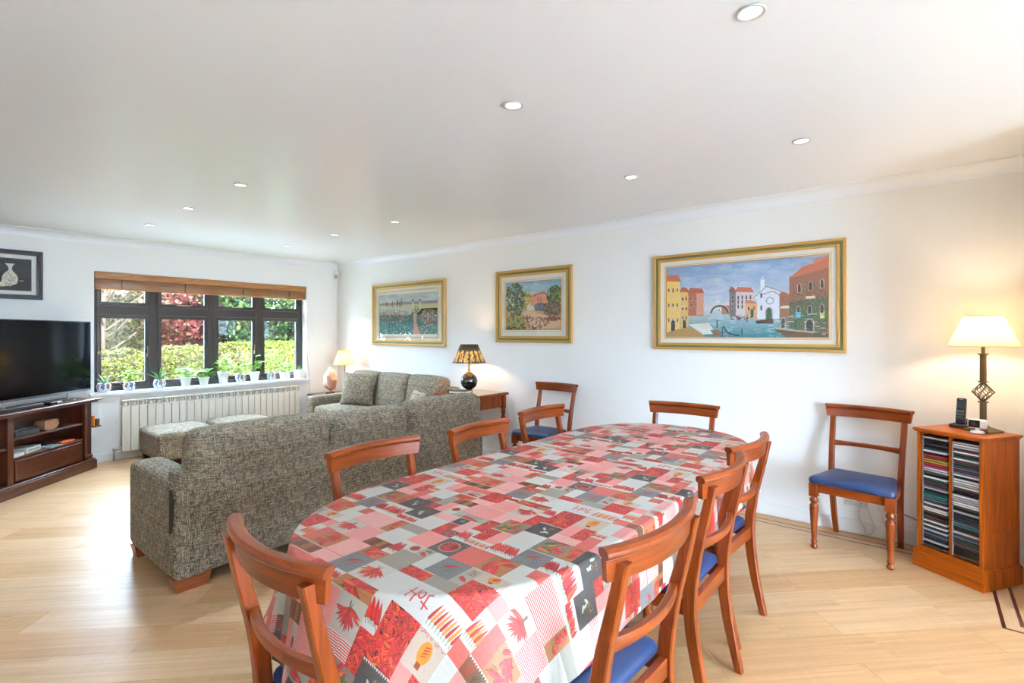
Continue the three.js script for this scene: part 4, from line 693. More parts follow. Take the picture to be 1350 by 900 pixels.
  const hd = part('head', RB(0.085, 0.055, 0.03, 0.014, 0, 0.055, 0, 4), mat.white, bm); part('face', RB(0.05, 0.042, 0.004, 0.0018, -0.012, 0.055, 0.0145, 2), mat.gloss, hd); part('lens', CY(0.01, 0.01, 0.004, 0, 0, 0).rotateX(R90).translate(-0.012, 0.056, 0.0175), phys({ color: 0x2a2c33, roughness: 0.05, clearcoat: 1 }), hd);
}
// wall socket, plugs and leads below the painting
{
  const plugWhite = std({ color: 0xdcdad4, roughness: 0.4 });
  const s = thing('wall_socket', 'white double wall socket behind the blue chair', 'socket', [-0.365, 0.235, ZN]);
  part('plate', RB(0.146, 0.086, 0.01, 0.004, 0, 0, 0.005, 3), plugWhite, s);
  for (const k of [-1, 1]) { part('switch', RB(0.014, 0.022, 0.004, 0.001, k * 0.02, 0.022, 0.011), plugWhite, s); for (const [a, b, w, h] of [[0, 0.012, 0.004, 0.009], [-0.011, -0.012, 0.008, 0.004], [0.011, -0.012, 0.008, 0.004]]) part('pin_hole', B(w, h, 0.001, k * 0.045 + a, -0.004 + b, 0.0102), mat.black, s); }
  const p = thing('plug_adapter', 'round white plug adapter beside the wall socket', 'plug', [-0.21, 0.225, ZN]); part('body', LA([[0, 0], [0.033, 0], [0.036, 0.008], [0.035, 0.034], [0.028, 0.042], [0, 0.043]], 28).rotateX(R90), plugWhite, p); part('lead', TU([[0, -0.02, 0.04], [0.005, -0.09, 0.05], [0.03, -0.15, 0.04], [0.08, -0.205, 0.06], [0.14, -0.215, 0.09]], 0.0035, 32, 8), plugWhite, p);
  const q = thing('coiled_lead', 'loose white lead hanging below the wall socket', 'cable', [-0.29, 0.0, ZN]); part('lead', TU([[-0.04, 0.215, 0.014], [-0.055, 0.15, 0.03], [-0.03, 0.07, 0.035], [0.01, 0.03, 0.04], [0.04, 0.06, 0.035], [0.02, 0.12, 0.03], [-0.005, 0.2, 0.02]], 0.0035, 48, 8), plugWhite, q); part('transformer', RB(0.05, 0.06, 0.035, 0.012, 0.0, 0.05, 0.036, 3), plugWhite, q);
  single('black_lead', TU([[0.0, 0.20, 0.012], [0.08, 0.185, 0.014], [0.16, 0.15, 0.02], [0.24, 0.1, 0.03]], 0.003, 24, 7), mat.black, 'thin black lead running along the wall to the cabinet', 'cable', [-0.14, 0, ZN]);
}
// ================================================================ PICTURES
function strokes(x, w, h, n, seed, L = 12, T = 3) { // break the colour up into brush strokes
  const r = mulberry(seed), d = x.getImageData(0, 0, w, h).data;
  for (let k = 0; k < n; k++) { const px = Math.floor(r() * w), py = Math.floor(r() * h), i = (py * w + px) * 4, j = (r() - 0.5) * 44; x.fillStyle = css(Math.max(0, Math.min(255, d[i] + j)), Math.max(0, Math.min(255, d[i + 1] + j)), Math.max(0, Math.min(255, d[i + 2] + j * 0.9)), 0.75); x.save(); x.translate(px, py); x.rotate((r() - 0.5) * 2.2); x.beginPath(); x.ellipse(0, 0, L * (0.4 + r() * 0.7), T * (0.4 + r() * 0.7), 0, 0, 7); x.fill(); x.restore(); }
}
function poly(x, pts, c) { x.fillStyle = c; x.beginPath(); x.moveTo(...pts[0]); for (const p of pts.slice(1)) x.lineTo(...p); x.fill(); }
function blobs(x, n, cx, cy, sx, sy, cols, r, s0, s1) { for (let k = 0; k < n; k++) { const a = r() * 6.28, q = Math.sqrt(r()); x.fillStyle = css(...cols[Math.floor(r() * cols.length)]); x.beginPath(); x.ellipse(cx + Math.cos(a) * q * sx, cy + Math.sin(a) * q * sy, s0 + r() * s1, (s0 + r() * s1) * 0.7, r() * 3, 0, 7); x.fill(); } }
function arched(x, X, Y, w, h, c, frame) { x.fillStyle = frame; x.beginPath(); x.ellipse(X, Y, w * 0.72, w * 0.95, 0, Math.PI, 0); x.rect(X - w * 0.72, Y - 1, w * 1.44, h + 3); x.fill(); x.fillStyle = c; x.beginPath(); x.ellipse(X, Y, w * 0.5, w * 0.75, 0, Math.PI, 0); x.rect(X - w * 0.5, Y - 1, w, h); x.fill(); }
function skyWash(x, w, h, a, b, r, n) { const g = x.createLinearGradient(0, 0, 0, h); g.addColorStop(0, css(...a)); g.addColorStop(1, css(...b)); x.fillStyle = g; x.fillRect(0, 0, w, h); for (let k = 0; k < n; k++) { x.fillStyle = css(226 + r() * 24, 228 + r() * 20, 230 + r() * 20, 0.16); x.beginPath(); x.ellipse(r() * w, r() * h, 30 + r() * 90, 8 + r() * 24, (r() - 0.5) * 0.5, 0, 7); x.fill(); } }
const canalTex = canvasTex(1220, 606, (x, w, h) => {
  const r = mulberry(301), X = f => f * w, Y = f => f * h; skyWash(x, w, h * 0.62, [132, 164, 206], [206, 216, 228], r, 90);
  // distant domes and houses
  for (let k = 0; k < 26; k++) { const a = X(0.25 + 0.2 * r()), t = Y(0.52 + 0.06 * r()); x.fillStyle = css(208 + r() * 26, 206 + r() * 20, 212 + r() * 18); x.fillRect(a, t, 14 + r() * 24, Y(0.66) - t); }
  x.fillStyle = css(222, 222, 230); x.fillRect(X(0.355), Y(0.42), 9, Y(0.2)); x.beginPath(); x.ellipse(X(0.36), Y(0.53), 20, 24, 0, Math.PI, 0); x.fill();
  const water = x.createLinearGradient(0, Y(0.6), 0, h); water.addColorStop(0, css(206, 218, 224)); water.addColorStop(0.5, css(140, 176, 186)); water.addColorStop(1, css(44, 132, 146)); x.fillStyle = water; x.fillRect(0, Y(0.64), w, h);
  const house = (a, b, t, base, wall, roof, rowsN, cols, rt = 0.05) => { poly(x, [[X(a), Y(t)], [X(b), Y(t + 0.02)], [X(b), Y(base)], [X(a), Y(base)]], css(...wall)); poly(x, [[X(a - 0.008), Y(t + 0.015)], [X(a + 0.012), Y(t - rt)], [X(b - 0.012), Y(t - rt + 0.02)], [X(b + 0.008), Y(t + 0.035)]], css(...roof)); for (let i = 0; i < rowsN; i++) for (let j = 0; j < cols; j++) arched(x, X(a + (b - a) * (j + 0.6) / (cols + 0.2)), Y(t + 0.06 + (base - t - 0.16) * (i + 0.35) / rowsN), 11, 24, css(46, 50, 70), css(232, 216, 190)); };
  house(0.16, 0.265, 0.36, 0.70, [176, 104, 82], [186, 92, 66], 2, 3); x.fillStyle = css(214, 156, 132); x.fillRect(X(0.215), Y(0.39), X(0.05), Y(0.3));
  house(0.105, 0.16, 0.34, 0.90, [226, 186, 96], [190, 96, 56], 3, 2); house(0, 0.1, 0.18, 0.98, [236, 200, 112], [200, 104, 60], 3, 3, 0.08);
  arched(x, X(0.05), Y(0.8), 34, 100, css(52, 46, 56), css(216, 204, 184)); arched(x, X(0.132), Y(0.78), 26, 74, css(52, 46, 56), css(216, 204, 184));
  for (const [a, b] of [[0.05, 0.4], [0.05, 0.6], [0.13, 0.55]]) { x.fillStyle = css(232, 196, 160); x.fillRect(X(a) - 26, Y(b), 52, 18); }
  // bridge
  x.fillStyle = css(186, 130, 108); x.fillRect(X(0.385), Y(0.57), X(0.06), Y(0.12)); x.strokeStyle = css(70, 66, 60); x.lineWidth = 13; x.beginPath(); x.ellipse(X(0.37), Y(0.68), X(0.055), Y(0.105), 0, Math.PI * 1.02, Math.PI * 1.98); x.stroke(); x.strokeStyle = css(214, 206, 200); x.lineWidth = 4; x.beginPath(); x.ellipse(X(0.37), Y(0.665), X(0.062), Y(0.115), 0, Math.PI, 0); x.stroke();
  // middle houses, church with tower and rose window
  house(0.435, 0.475, 0.37, 0.72, [124, 118, 122], [160, 92, 76], 3, 1); house(0.475, 0.58, 0.38, 0.72, [222, 208, 214], [204, 112, 84], 3, 4); house(0.535, 0.605, 0.53, 0.75, [226, 164, 110], [196, 126, 84], 1, 2, 0.02);
  x.fillStyle = css(236, 238, 244); x.fillRect(X(0.625), Y(0.25), 30, Y(0.2)); poly(x, [[X(0.622), Y(0.26)], [X(0.637), Y(0.2)], [X(0.652), Y(0.26)]], css(210, 212, 220));
  poly(x, [[X(0.58), Y(0.5)], [X(0.66), Y(0.35)], [X(0.76), Y(0.44)], [X(0.76), Y(0.76)], [X(0.605), Y(0.76)], [X(0.605), Y(0.5)]], css(224, 230, 242)); x.strokeStyle = css(120, 116, 126); x.lineWidth = 5; x.beginPath(); x.moveTo(X(0.578), Y(0.5)); x.lineTo(X(0.66), Y(0.345)); x.lineTo(X(0.765), Y(0.435)); x.stroke();
  x.beginPath(); x.ellipse(X(0.68), Y(0.53), 25, 25, 0, 0, 7); x.stroke(); x.beginPath(); x.moveTo(X(0.63), Y(0.45)); x.lineTo(X(0.7), Y(0.41)); x.lineTo(X(0.73), Y(0.45)); x.stroke(); arched(x, X(0.675), Y(0.67), 40, 66, css(58, 96, 66), css(190, 190, 200)); arched(x, X(0.575), Y(0.65), 22, 56, css(54, 88, 66), css(210, 180, 150)); for (const b of [0.44, 0.6]) arched(x, X(0.63), Y(b), 12, 30, css(70, 76, 96), css(200, 204, 214));
  house(0.735, 0.79, 0.45, 0.84, [156, 104, 80], [190, 96, 64], 1, 2, 0.03); arched(x, X(0.755), Y(0.78), 24, 60, css(64, 56, 66), css(206, 196, 186));
  // big brick and green house on the right
  poly(x, [[X(0.79), Y(0.24)], [X(1), Y(0.14)], [X(1), Y(0.98)], [X(0.79), Y(0.88)]], css(150, 98, 74)); poly(x, [[X(0.79), Y(0.56)], [X(1), Y(0.5)], [X(1), Y(0.98)], [X(0.79), Y(0.88)]], css(84, 104, 74)); poly(x, [[X(0.785), Y(0.27)], [X(0.86), Y(0.13)], [X(1), Y(0.05)], [X(1), Y(0.16)]], css(196, 108, 78)); poly(x, [[X(0.9), Y(0.09)], [X(0.93), Y(0.04)], [X(1), Y(0.02)], [X(1), Y(0.06)]], css(206, 120, 88));
  blobs(x, 500, X(0.895), Y(0.6), X(0.1), Y(0.28), [[150, 108, 84], [86, 100, 76], [112, 130, 84], [70, 80, 64]], r, 2, 6);
  for (const [a, b] of [[0.845, 0.36], [0.905, 0.34], [0.965, 0.32], [0.84, 0.64], [0.9, 0.63], [0.965, 0.62]]) arched(x, X(a), Y(b), 19, 50, css(58, 46, 58), css(206, 188, 164)); for (const [a, b] of [[0.9, 0.49], [0.76, 0.6]]) { x.fillStyle = css(226, 214, 200); x.fillRect(X(a) - 24, Y(b), 60, 20); }
  arched(x, X(0.9), Y(0.83), 44, 100, css(58, 50, 58), css(196, 188, 166)); x.fillStyle = css(96, 178, 214); x.fillRect(X(0.825), Y(0.68), 34, 44); x.fillStyle = css(230, 220, 120); x.fillRect(X(0.955), Y(0.7), 28, 40); x.fillStyle = css(112, 86, 62); x.fillRect(X(0.95), Y(0.86), X(0.05), Y(0.12));
  // quay, boats, poles, reflections
  poly(x, [[0, Y(1)], [0, Y(0.93)], [X(0.15), Y(0.86)], [X(0.25), Y(0.9)], [X(0.28), Y(1)]], css(176, 142, 84)); poly(x, [[X(0.16), Y(0.82)], [X(0.3), Y(0.8)], [X(0.35), Y(0.95)], [X(0.26), Y(0.96)]], css(222, 226, 222));
  for (let k = 0; k < 260; k++) { const a = r(), b = 0.7 + 0.29 * r(); if (a < 0.3 && b > 0.82) continue; x.fillStyle = a < 0.28 ? css(220, 180, 130, 0.55) : a < 0.45 ? css(214, 226, 234, 0.6) : a < 0.62 ? css(120 + r() * 80, 140 + r() * 60, 160 + r() * 50, 0.6) : r() < 0.4 ? css(60, 150, 130, 0.6) : r() < 0.5 ? css(226, 238, 240, 0.7) : css(30, 96, 110, 0.5); x.fillRect(X(a), Y(b), 12 + r() * 46, 3 + r() * 4); }
  poly(x, [[X(0.31), Y(0.9)], [X(0.37), Y(0.9)], [X(0.38), Y(0.98)], [X(0.34), Y(0.99)]], css(146, 108, 72)); x.strokeStyle = css(36, 40, 48); x.lineWidth = 11; x.beginPath(); x.moveTo(X(0.395), Y(0.84)); x.quadraticCurveTo(X(0.42), Y(0.98), X(0.5), Y(0.97)); x.stroke();
  for (const [a, b, c] of [[0.352, 0.76, 0.87], [0.385, 0.86, 0.99], [0.51, 0.88, 0.98], [0.82, 0.78, 0.92], [0.54, 0.7, 0.79]]) { x.fillStyle = css(40, 76, 70); x.fillRect(X(a), Y(b), 9, Y(c - b)); }
  poly(x, [[X(0.6), Y(0.78)], [X(0.7), Y(0.76)], [X(0.7), Y(0.82)], [X(0.6), Y(0.82)]], css(88, 58, 46)); blobs(x, 60, X(0.5), Y(0.74), X(0.06), Y(0.03), [[70, 52, 48], [120, 80, 60], [200, 190, 190]], r, 3, 7); poly(x, [[X(0.7), Y(0.86)], [X(0.82), Y(0.9)], [X(0.95), Y(0.92)], [X(0.9), Y(0.95)], [X(0.72), Y(0.9)]], css(180, 178, 160)); poly(x, [[X(0.7), Y(0.89)], [X(0.95), Y(0.95)], [X(1), Y(1)], [X(0.78), Y(1)]], css(104, 78, 58));
  strokes(x, w, h, 6000, 5, 9, 2.6);
});
const villaTex = canvasTex(760, 550, (x, w, h) => {
  const r = mulberry(302), X = f => f * w, Y = f => f * h; skyWash(x, w, h * 0.5, [120, 178, 206], [226, 220, 196], r, 50); x.fillStyle = css(186, 164, 112); x.fillRect(0, Y(0.5), w, h);
  poly(x, [[X(0.46), Y(0.33)], [X(0.66), Y(0.28)], [X(0.78), Y(0.33)], [X(0.78), Y(0.55)], [X(0.46), Y(0.55)]], css(226, 146, 112)); poly(x, [[X(0.44), Y(0.34)], [X(0.52), Y(0.27)], [X(0.7), Y(0.22)], [X(0.8), Y(0.3)], [X(0.66), Y(0.27)]], css(192, 106, 76)); for (const a of [0.6, 0.65]) arched(x, X(a), Y(0.37), 12, 26, css(70, 50, 60), css(210, 140, 110));
  x.fillStyle = css(222, 214, 200); x.fillRect(X(0.4), Y(0.5), X(0.3), Y(0.1)); blobs(x, 160, X(0.38), Y(0.36), X(0.1), Y(0.16), [[206, 176, 50], [180, 156, 44], [130, 134, 50], [226, 196, 80]], r, 6, 12); blobs(x, 260, X(0.9), Y(0.32), X(0.14), Y(0.2), [[96, 120, 50], [70, 96, 44], [140, 150, 60], [50, 70, 40]], r, 6, 14); blobs(x, 160, X(0.63), Y(0.53), X(0.1), Y(0.08), [[96, 116, 138], [120, 140, 150], [70, 90, 110]], r, 5, 9); blobs(x, 260, X(0.85), Y(0.58), X(0.17), Y(0.14), [[120, 92, 74], [96, 76, 66], [146, 120, 90], [70, 62, 58]], r, 6, 12);
  poly(x, [[X(0.26), Y(0.62)], [X(0.46), Y(0.6)], [X(1), Y(0.82)], [X(1), Y(0.95)], [X(0.5), Y(1)], [X(0.35), Y(0.98)], [X(0.5), Y(0.8)]], css(220, 184, 148)); blobs(x, 300, X(0.45), Y(0.86), X(0.34), Y(0.13), [[196, 150, 112], [150, 110, 84], [226, 194, 156], [120, 84, 70]], r, 6, 16); blobs(x, 120, X(0.85), Y(0.78), X(0.14), Y(0.04), [[130, 64, 56], [160, 88, 70]], r, 5, 9);
  blobs(x, 420, X(0.17), Y(0.36), X(0.19), Y(0.36), [[64, 84, 58], [88, 104, 70], [120, 136, 96], [50, 64, 50], [150, 164, 120]], r, 6, 14); x.strokeStyle = css(66, 54, 44); x.lineWidth = 10; x.beginPath(); x.moveTo(X(0.18), Y(0.78)); x.quadraticCurveTo(X(0.2), Y(0.4), X(0.26), Y(0.1)); x.stroke(); blobs(x, 320, X(0.16), Y(0.86), X(0.2), Y(0.16), [[106, 118, 58], [76, 90, 50], [160, 160, 80], [190, 170, 80]], r, 6, 13); strokes(x, w, h, 5000, 6, 10, 3);
});
const gardenTex = canvasTex(1212, 600, (x, w, h) => {
  const r = mulberry(303), X = f => f * w, Y = f => f * h; skyWash(x, w, h * 0.3, [150, 176, 186], [206, 212, 208], r, 60); x.fillStyle = css(146, 152, 160); x.fillRect(0, Y(0.24), w, Y(0.08)); x.fillStyle = css(206, 200, 150); x.fillRect(0, Y(0.3), w, Y(0.1)); x.fillStyle = css(196, 198, 196); x.fillRect(0, Y(0.36), X(0.58), Y(0.2)); x.fillStyle = css(84, 140, 134); x.fillRect(0, Y(0.52), w, Y(0.5));
  for (const [a, s, c] of [[0.13, 0.1, [120, 84, 60]], [0.24, 0.12, [176, 96, 60]], [0.33, 0.15, [84, 84, 56]], [0.4, 0.16, [96, 100, 66]], [0.37, 0.1, [110, 110, 70]]]) { x.fillStyle = css(...c); x.beginPath(); x.ellipse(X(a), Y(0.31 - s / 3), 12, Y(s * 0.62), 0, 0, 7); x.fill(); }
  blobs(x, 700, X(0.25), Y(0.55), X(0.3), Y(0.16), [[120, 140, 110], [220, 224, 220], [170, 90, 90], [206, 84, 80], [96, 120, 100], [200, 206, 200]], r, 3, 8); blobs(x, 900, X(0.3), Y(0.8), X(0.4), Y(0.22), [[60, 120, 124], [110, 170, 164], [200, 220, 216], [50, 96, 104], [80, 100, 140]], r, 3, 9); blobs(x, 500, X(0.86), Y(0.58), X(0.16), Y(0.16), [[214, 80, 84], [96, 130, 100], [226, 226, 220], [80, 110, 90], [210, 120, 120]], r, 3, 8); blobs(x, 400, X(0.86), Y(0.86), X(0.16), Y(0.16), [[70, 116, 120], [96, 150, 150], [220, 206, 206]], r, 3, 9);
  poly(x, [[X(0.6), Y(0.5)], [X(0.67), Y(0.5)], [X(0.66), Y(0.7)], [X(0.74), Y(1)], [X(0.6), Y(1)], [X(0.62), Y(0.72)]], css(218, 164, 146)); for (const a of [0.6, 0.72]) { x.fillStyle = css(210, 214, 204); x.fillRect(X(a) - 16, Y(0.24), 32, Y(0.2)); x.fillStyle = css(110, 112, 104); x.beginPath(); x.ellipse(X(a), Y(0.22), 20, 18, 0, 0, 7); x.fill(); } blobs(x, 200, X(0.65), Y(0.42), X(0.07), Y(0.08), [[140, 160, 110], [180, 190, 150]], r, 3, 8); strokes(x, w, h, 5000, 8, 8, 2.6);
});
const ewerTex = canvasTex(512, 420, (x, w, h) => {
  const r = mulberry(304), X = f => f * w, Y = f => f * h; x.fillStyle = css(46, 36, 34); x.fillRect(0, 0, w, h); blobs(x, 400, X(0.7), Y(0.3), X(0.5), Y(0.3), [[52, 52, 54], [46, 44, 46], [56, 54, 56]], r, 10, 26);
  const c = [206, 198, 180]; x.fillStyle = css(...c); x.beginPath(); x.moveTo(X(0.64), Y(0.16)); x.lineTo(X(0.78), Y(0.16)); x.quadraticCurveTo(X(0.71), Y(0.3), X(0.76), Y(0.42)); x.quadraticCurveTo(X(0.86), Y(0.6), X(0.8), Y(0.8)); x.quadraticCurveTo(X(0.6), Y(0.98), X(0.1), Y(0.9)); x.lineTo(X(0.1), Y(0.78)); x.quadraticCurveTo(X(0.5), Y(0.86), X(0.6), Y(0.74)); x.quadraticCurveTo(X(0.6), Y(0.5), X(0.68), Y(0.4)); x.quadraticCurveTo(X(0.72), Y(0.3), X(0.64), Y(0.16)); x.fill(); blobs(x, 200, X(0.7), Y(0.66), X(0.09), Y(0.22), [[150, 142, 126], [226, 220, 204], [120, 112, 100], [190, 182, 166]], r, 2, 5); blobs(x, 120, X(0.4), Y(0.85), X(0.28), Y(0.05), [[150, 142, 126], [226, 220, 204], [120, 112, 100]], r, 2, 5); x.fillStyle = css(170, 170, 166); x.fillRect(X(0.84), Y(0.68), 30, 10);
});
function picture(label, x0, x1, y0, y1, t, mt, tex, opt = {}) { // hung on the north wall
  const w = x1 - x0, h = y1 - y0, g = thing('framed_painting', label, 'painting', opt.pos ?? [(x0 + x1) / 2, (y0 + y1) / 2, ZN], opt.turn ?? 0), F = opt.mats ?? [mat.gold, mat.olive, mat.gold];
  part('frame', ringGeo(w, h, t * 0.36, 0.034, 0.004), F[0], g); part('frame_band', ringGeo(w - t * 0.66, h - t * 0.66, t * 0.36, 0.028, 0.005), F[1], g); part('frame_lip', ringGeo(w - t * 1.34, h - t * 1.34, t * 0.35, 0.026, 0.004), F[2], g);
  const iw = w - 2 * t - 2 * mt[0], ih = h - 2 * t - 2 * mt[1];
  part('mat_board', ringGeo(w - 1.9 * t, h - 1.9 * t, mt[0] + 0.06 * t, 0.012, 0.001), opt.mount ?? mat.matboard, g);
  if (!opt.plain) part('fillet', ringGeo(iw + mt[0] * 0.66, ih + mt[1] * 0.66, 0.004, 0.0135, 0.0005), mat.gold, g);
  part('inner_slip', ringGeo(iw + 0.012, ih + 0.012, 0.008, 0.0145, 0.001), opt.plain ? F[0] : mat.gold, g);
  part('picture', ni(new THREE.BoxGeometry(iw + 0.004, ih + 0.004, 0.004)).translate(0, 0, 0.008), std({ map: tex, roughness: 0.6 }), g);
  if (!opt.plain) part('glass_pane', B(w - 1.9 * t, h - 1.9 * t, 0.002, 0, 0, 0.0175), mat.glass, g);
  part('backing', B(w - 0.02, h - 0.02, 0.005, 0, 0, 0.003), mat.darkwood, g);
}
picture('wide framed painting of a canal with boats, houses and white church', -1.862, -0.42, 1.278, 2.104, 0.058, [0.052, 0.05], canalTex);
picture('framed painting of a country path leading to a pink villa', -3.737, -2.727, 1.318, 2.112, 0.07, [0.068, 0.07], villaTex);
picture('framed painting of a flower garden path with gate pillars', -6.072, -4.57, 1.254, 2.101, 0.072, [0.08, 0.045], gardenTex);
picture('black framed photograph of a silver ewer above the television', 0, 0.7, 0, 0.488, 0.045, [0.045, 0.045], ewerTex, { pos: [XW, 2.003, -0.605], turn: R90, mats: [mat.black, std({ color: 0x2c1214, roughness: 0.4 }), mat.black], plain: true, mount: std({ color: 0xd9d5cc, roughness: 0.9 }) });

// ================================================================ POTTED PLANTS ON THE SILL
function leafGeo(len, wid, curl, round = 0) { // base at the origin, growing along +y, face towards +z
  const n = 5, pos = [], idx = []; for (let i = 0; i <= n; i++) { const t = i / n, w = wid / 2 * (round ? Math.sqrt(Math.max(0, 1 - Math.pow(2 * t - 1, 2))) * (t > 0 && t < 1 ? 1 : 0.15) + 0.02 * wid : Math.pow(Math.sin(Math.PI * Math.min(0.97, 0.12 + 0.88 * t)), 0.8)); const y = len * t * Math.cos(curl * t * 0.7), z = len * t * Math.sin(curl * t * 0.7); for (const s of [-1, 0, 1]) pos.push(s * w, y, z - 0.12 * wid * (s === 0)); }
  for (let i = 0; i < n; i++) for (let j = 0; j < 2; j++) { const a = i * 3 + j; idx.push(a, a + 1, a + 4, a, a + 4, a + 3); }
  const g = new THREE.BufferGeometry(); g.setAttribute('position', new THREE.BufferAttribute(new Float32Array(pos), 3)); g.setIndex(idx); g.computeVertexNormals(); return M(g);
}
const spike = (len, r) => loft([...Array(7).keys()].map(i => { const t = i / 6, q = r * (1 - Math.pow(t, 1.6) * 0.97), b = 0.32 * len * t * t; return [...Array(7).keys()].map(k => V(q * Math.cos(k / 7 * 6.283), len * t, b + 0.6 * q * Math.sin(k / 7 * 6.283))); }), 1.4);
{
  const leafM = [0x6f9a22, 0x5f8c22, 0x86a832, 0x4a7a26].map(c => phys({ color: c, roughness: 0.6, specularIntensity: 0.25, transmission: 0.25, thickness: 0, side: THREE.DoubleSide })), aloeM = [0x5f8e54, 0x4c7c48].map(c => std({ color: c, roughness: 0.5 })), stemM = std({ color: 0x7fa048, roughness: 0.7 }), soil = std({ color: 0x2e2620, roughness: 1 });
  const floral = canvasTex(512, 128, (x, w, h) => { const r = mulberry(61); x.fillStyle = css(232, 234, 238); x.fillRect(0, 0, w, h); x.fillStyle = css(70, 90, 140); x.fillRect(0, 4, w, 6); x.fillRect(0, h - 12, w, 6); for (let k = 0; k < 8; k++) { const cx = (k + 0.5) * 64; for (let p = 0; p < 5; p++) { x.fillStyle = k % 2 ? css(96, 112, 156) : css(146, 100, 98); x.beginPath(); x.ellipse(cx + 15 * Math.cos(p * 1.257), 62 + 15 * Math.sin(p * 1.257), 11, 8, p * 1.257, 0, 7); x.fill(); } x.fillStyle = css(212, 170, 90); x.beginPath(); x.arc(cx, 62, 6, 0, 7); x.fill(); x.strokeStyle = css(74, 104, 140); x.lineWidth = 3; for (let p = 0; p < 4; p++) { x.beginPath(); x.arc(cx + (r() - 0.5) * 60, 40 + r() * 60, 9, r() * 3, 3 + r() * 3); x.stroke(); } } });
  const floralM = phys({ map: floral, roughness: 0.2, clearcoat: 0.8 });
  const bowl = (R, H) => LA([[0, 0], [R * 0.62, 0], [R * 0.66, 0.004], [R * 0.86, H * 0.2], [R, H * 0.5], [R * 0.94, H * 0.8], [R * 0.8, H * 0.94], [R * 0.84, H], [R * 0.78, H], [R * 0.74, H * 0.9], [0, H * 0.86]], 32);
  const cup = (R, H) => LA([[0, 0], [R * 0.68, 0], [R * 0.7, 0.004], [R * 0.95, H * 0.82], [R * 1.02, H * 0.84], [R * 1.04, H], [R * 0.95, H], [R * 0.93, H * 0.9], [0, H * 0.88]], 32);
  const boxPot = (R, H) => M(loft([[0.86, 0], [1, H], [0.9, H], [0.88, H * 0.88]].map(([k, y]) => [[-1, -1], [1, -1], [1, 1], [-1, 1]].map(([a, b]) => V(a * R * k, y, b * R * k))), 0.3));
  const r = mulberry(910);
  // z on the sill, pot kind, radius, height, plant kind, plant height, label
  const list = [
    [-1.462, 'bowl', 0.068, 0.1, 'aloe', 0.15, 'blue and brown floral bowl with sparse aloe beside the television'],
    [-1.69, 'bowl', 0.064, 0.095, 'leaf', 0.17, 'floral bowl with a light green leafy plant, second from television'],
    [-1.985, 'bowl', 0.066, 0.105, 'aloe', 0.19, 'floral bowl with a full spiky aloe on the sill'],
    [-2.262, 'cup', 0.062, 0.12, 'bush', 0.16, 'white pot with terracotta tinted foot and spreading bright leaves'],
    [-2.463, 'cup', 0.06, 0.1, 'bush', 0.15, 'small white pot with drooping pale green leaves'],
    [-2.69, 'cup', 0.066, 0.155, 'tall', 0.22, 'tall white pot with large round lime leaves before the mullion'],
    [-2.905, 'bowl', 0.066, 0.11, 'leaf', 0.17, 'floral bowl with pale leafy plant between two white pots'],
    [-3.085, 'cup', 0.062, 0.13, 'tall', 0.24, 'white pot with tall round leaved plant reaching the third mullion'],
    [-3.315, 'bowl', 0.062, 0.105, 'grass', 0.13, 'small floral bowl with short thin spikes'],
    [-3.505, 'box', 0.05, 0.1, 'leaf', 0.16, 'square white pot with pale feathery leaves'],
    [-3.72, 'box', 0.058, 0.125, 'grass', 0.14, 'square white pot with thin green spikes nearest the corner'],
  ];
  const round = [leafGeo(0.072, 0.076, 0.5, 1), leafGeo(0.06, 0.064, 0.9, 1)], thin = [leafGeo(0.085, 0.042, 0.9), leafGeo(0.07, 0.038, 1.3)], spk = [spike(0.13, 0.011), spike(0.1, 0.009)], gr = [spike(0.11, 0.0045), spike(0.085, 0.004)];
  for (const [z, kind, R, H, plant, ph, label] of list) {
    const g = thing('potted_plant', label, 'potted plant', [XW - 0.03, WIN.y0, z], r() * 6, 'potted plants on the window sill');
    part('pot', kind === 'bowl' ? bowl(R, H) : kind === 'cup' ? cup(R, H) : boxPot(R, H), kind === 'bowl' ? floralM : mat.whitePot, g);
    part('soil', CY(R * 0.72, R * 0.72, 0.006, 0, H * 0.9, 0, 20), soil, g);
    const leaf = (geo, m, a, tilt, p, s, on = g) => { const q = part('leaf', geo, m, on); q.position.copy(p); q.rotation.order = 'YXZ'; q.rotation.set(tilt, a, (r() - 0.5) * 0.3); q.scale.setScalar(s); };
    if (plant === 'aloe' || plant === 'grass') { const n = plant === 'aloe' ? (ph > 0.17 ? 16 : 8) : 11; for (let k = 0; k < n; k++) leaf(plant === 'aloe' ? spk[k % 2] : gr[k % 2], aloeM[k % 2], k * 2.4 + r() * 0.5, 0.1 + 0.75 * (k / n), V(0, H * 0.88, 0), (ph / 0.15) * (0.75 + 0.4 * r())); continue; }
    const n = plant === 'tall' ? 19 : plant === 'bush' ? 20 : 15;
    for (let k = 0; k < n; k++) {
      const a = k * 2.4 + r(), sp = plant === 'bush' ? 0.08 : plant === 'tall' ? 0.075 : 0.055, q = Math.sqrt((k + 0.5) / n), y = plant === 'bush' ? H * 0.9 + ph * (1 - q * q) * 0.6 + 0.01 * r() : H * 0.95 + ph * (0.25 + 0.7 * r()) * (1 - 0.35 * q), p = V(Math.cos(a) * sp * q, y, Math.sin(a) * sp * q);
      const st = part('stem', TU([V(0, H * 0.88, 0), V(p.x * 0.4, H * 0.88 + (y - H * 0.88) * 0.6, p.z * 0.4), p], 0.0013, 6, 4), stemM, g);
      leaf(plant === 'leaf' ? thin[k % 2] : round[k % 2], leafM[Math.floor(r() * 4)], Math.PI / 2 - a, 0.5 + 0.9 * r(), p, 0.8 + 0.5 * r(), st);
    }
  }
}
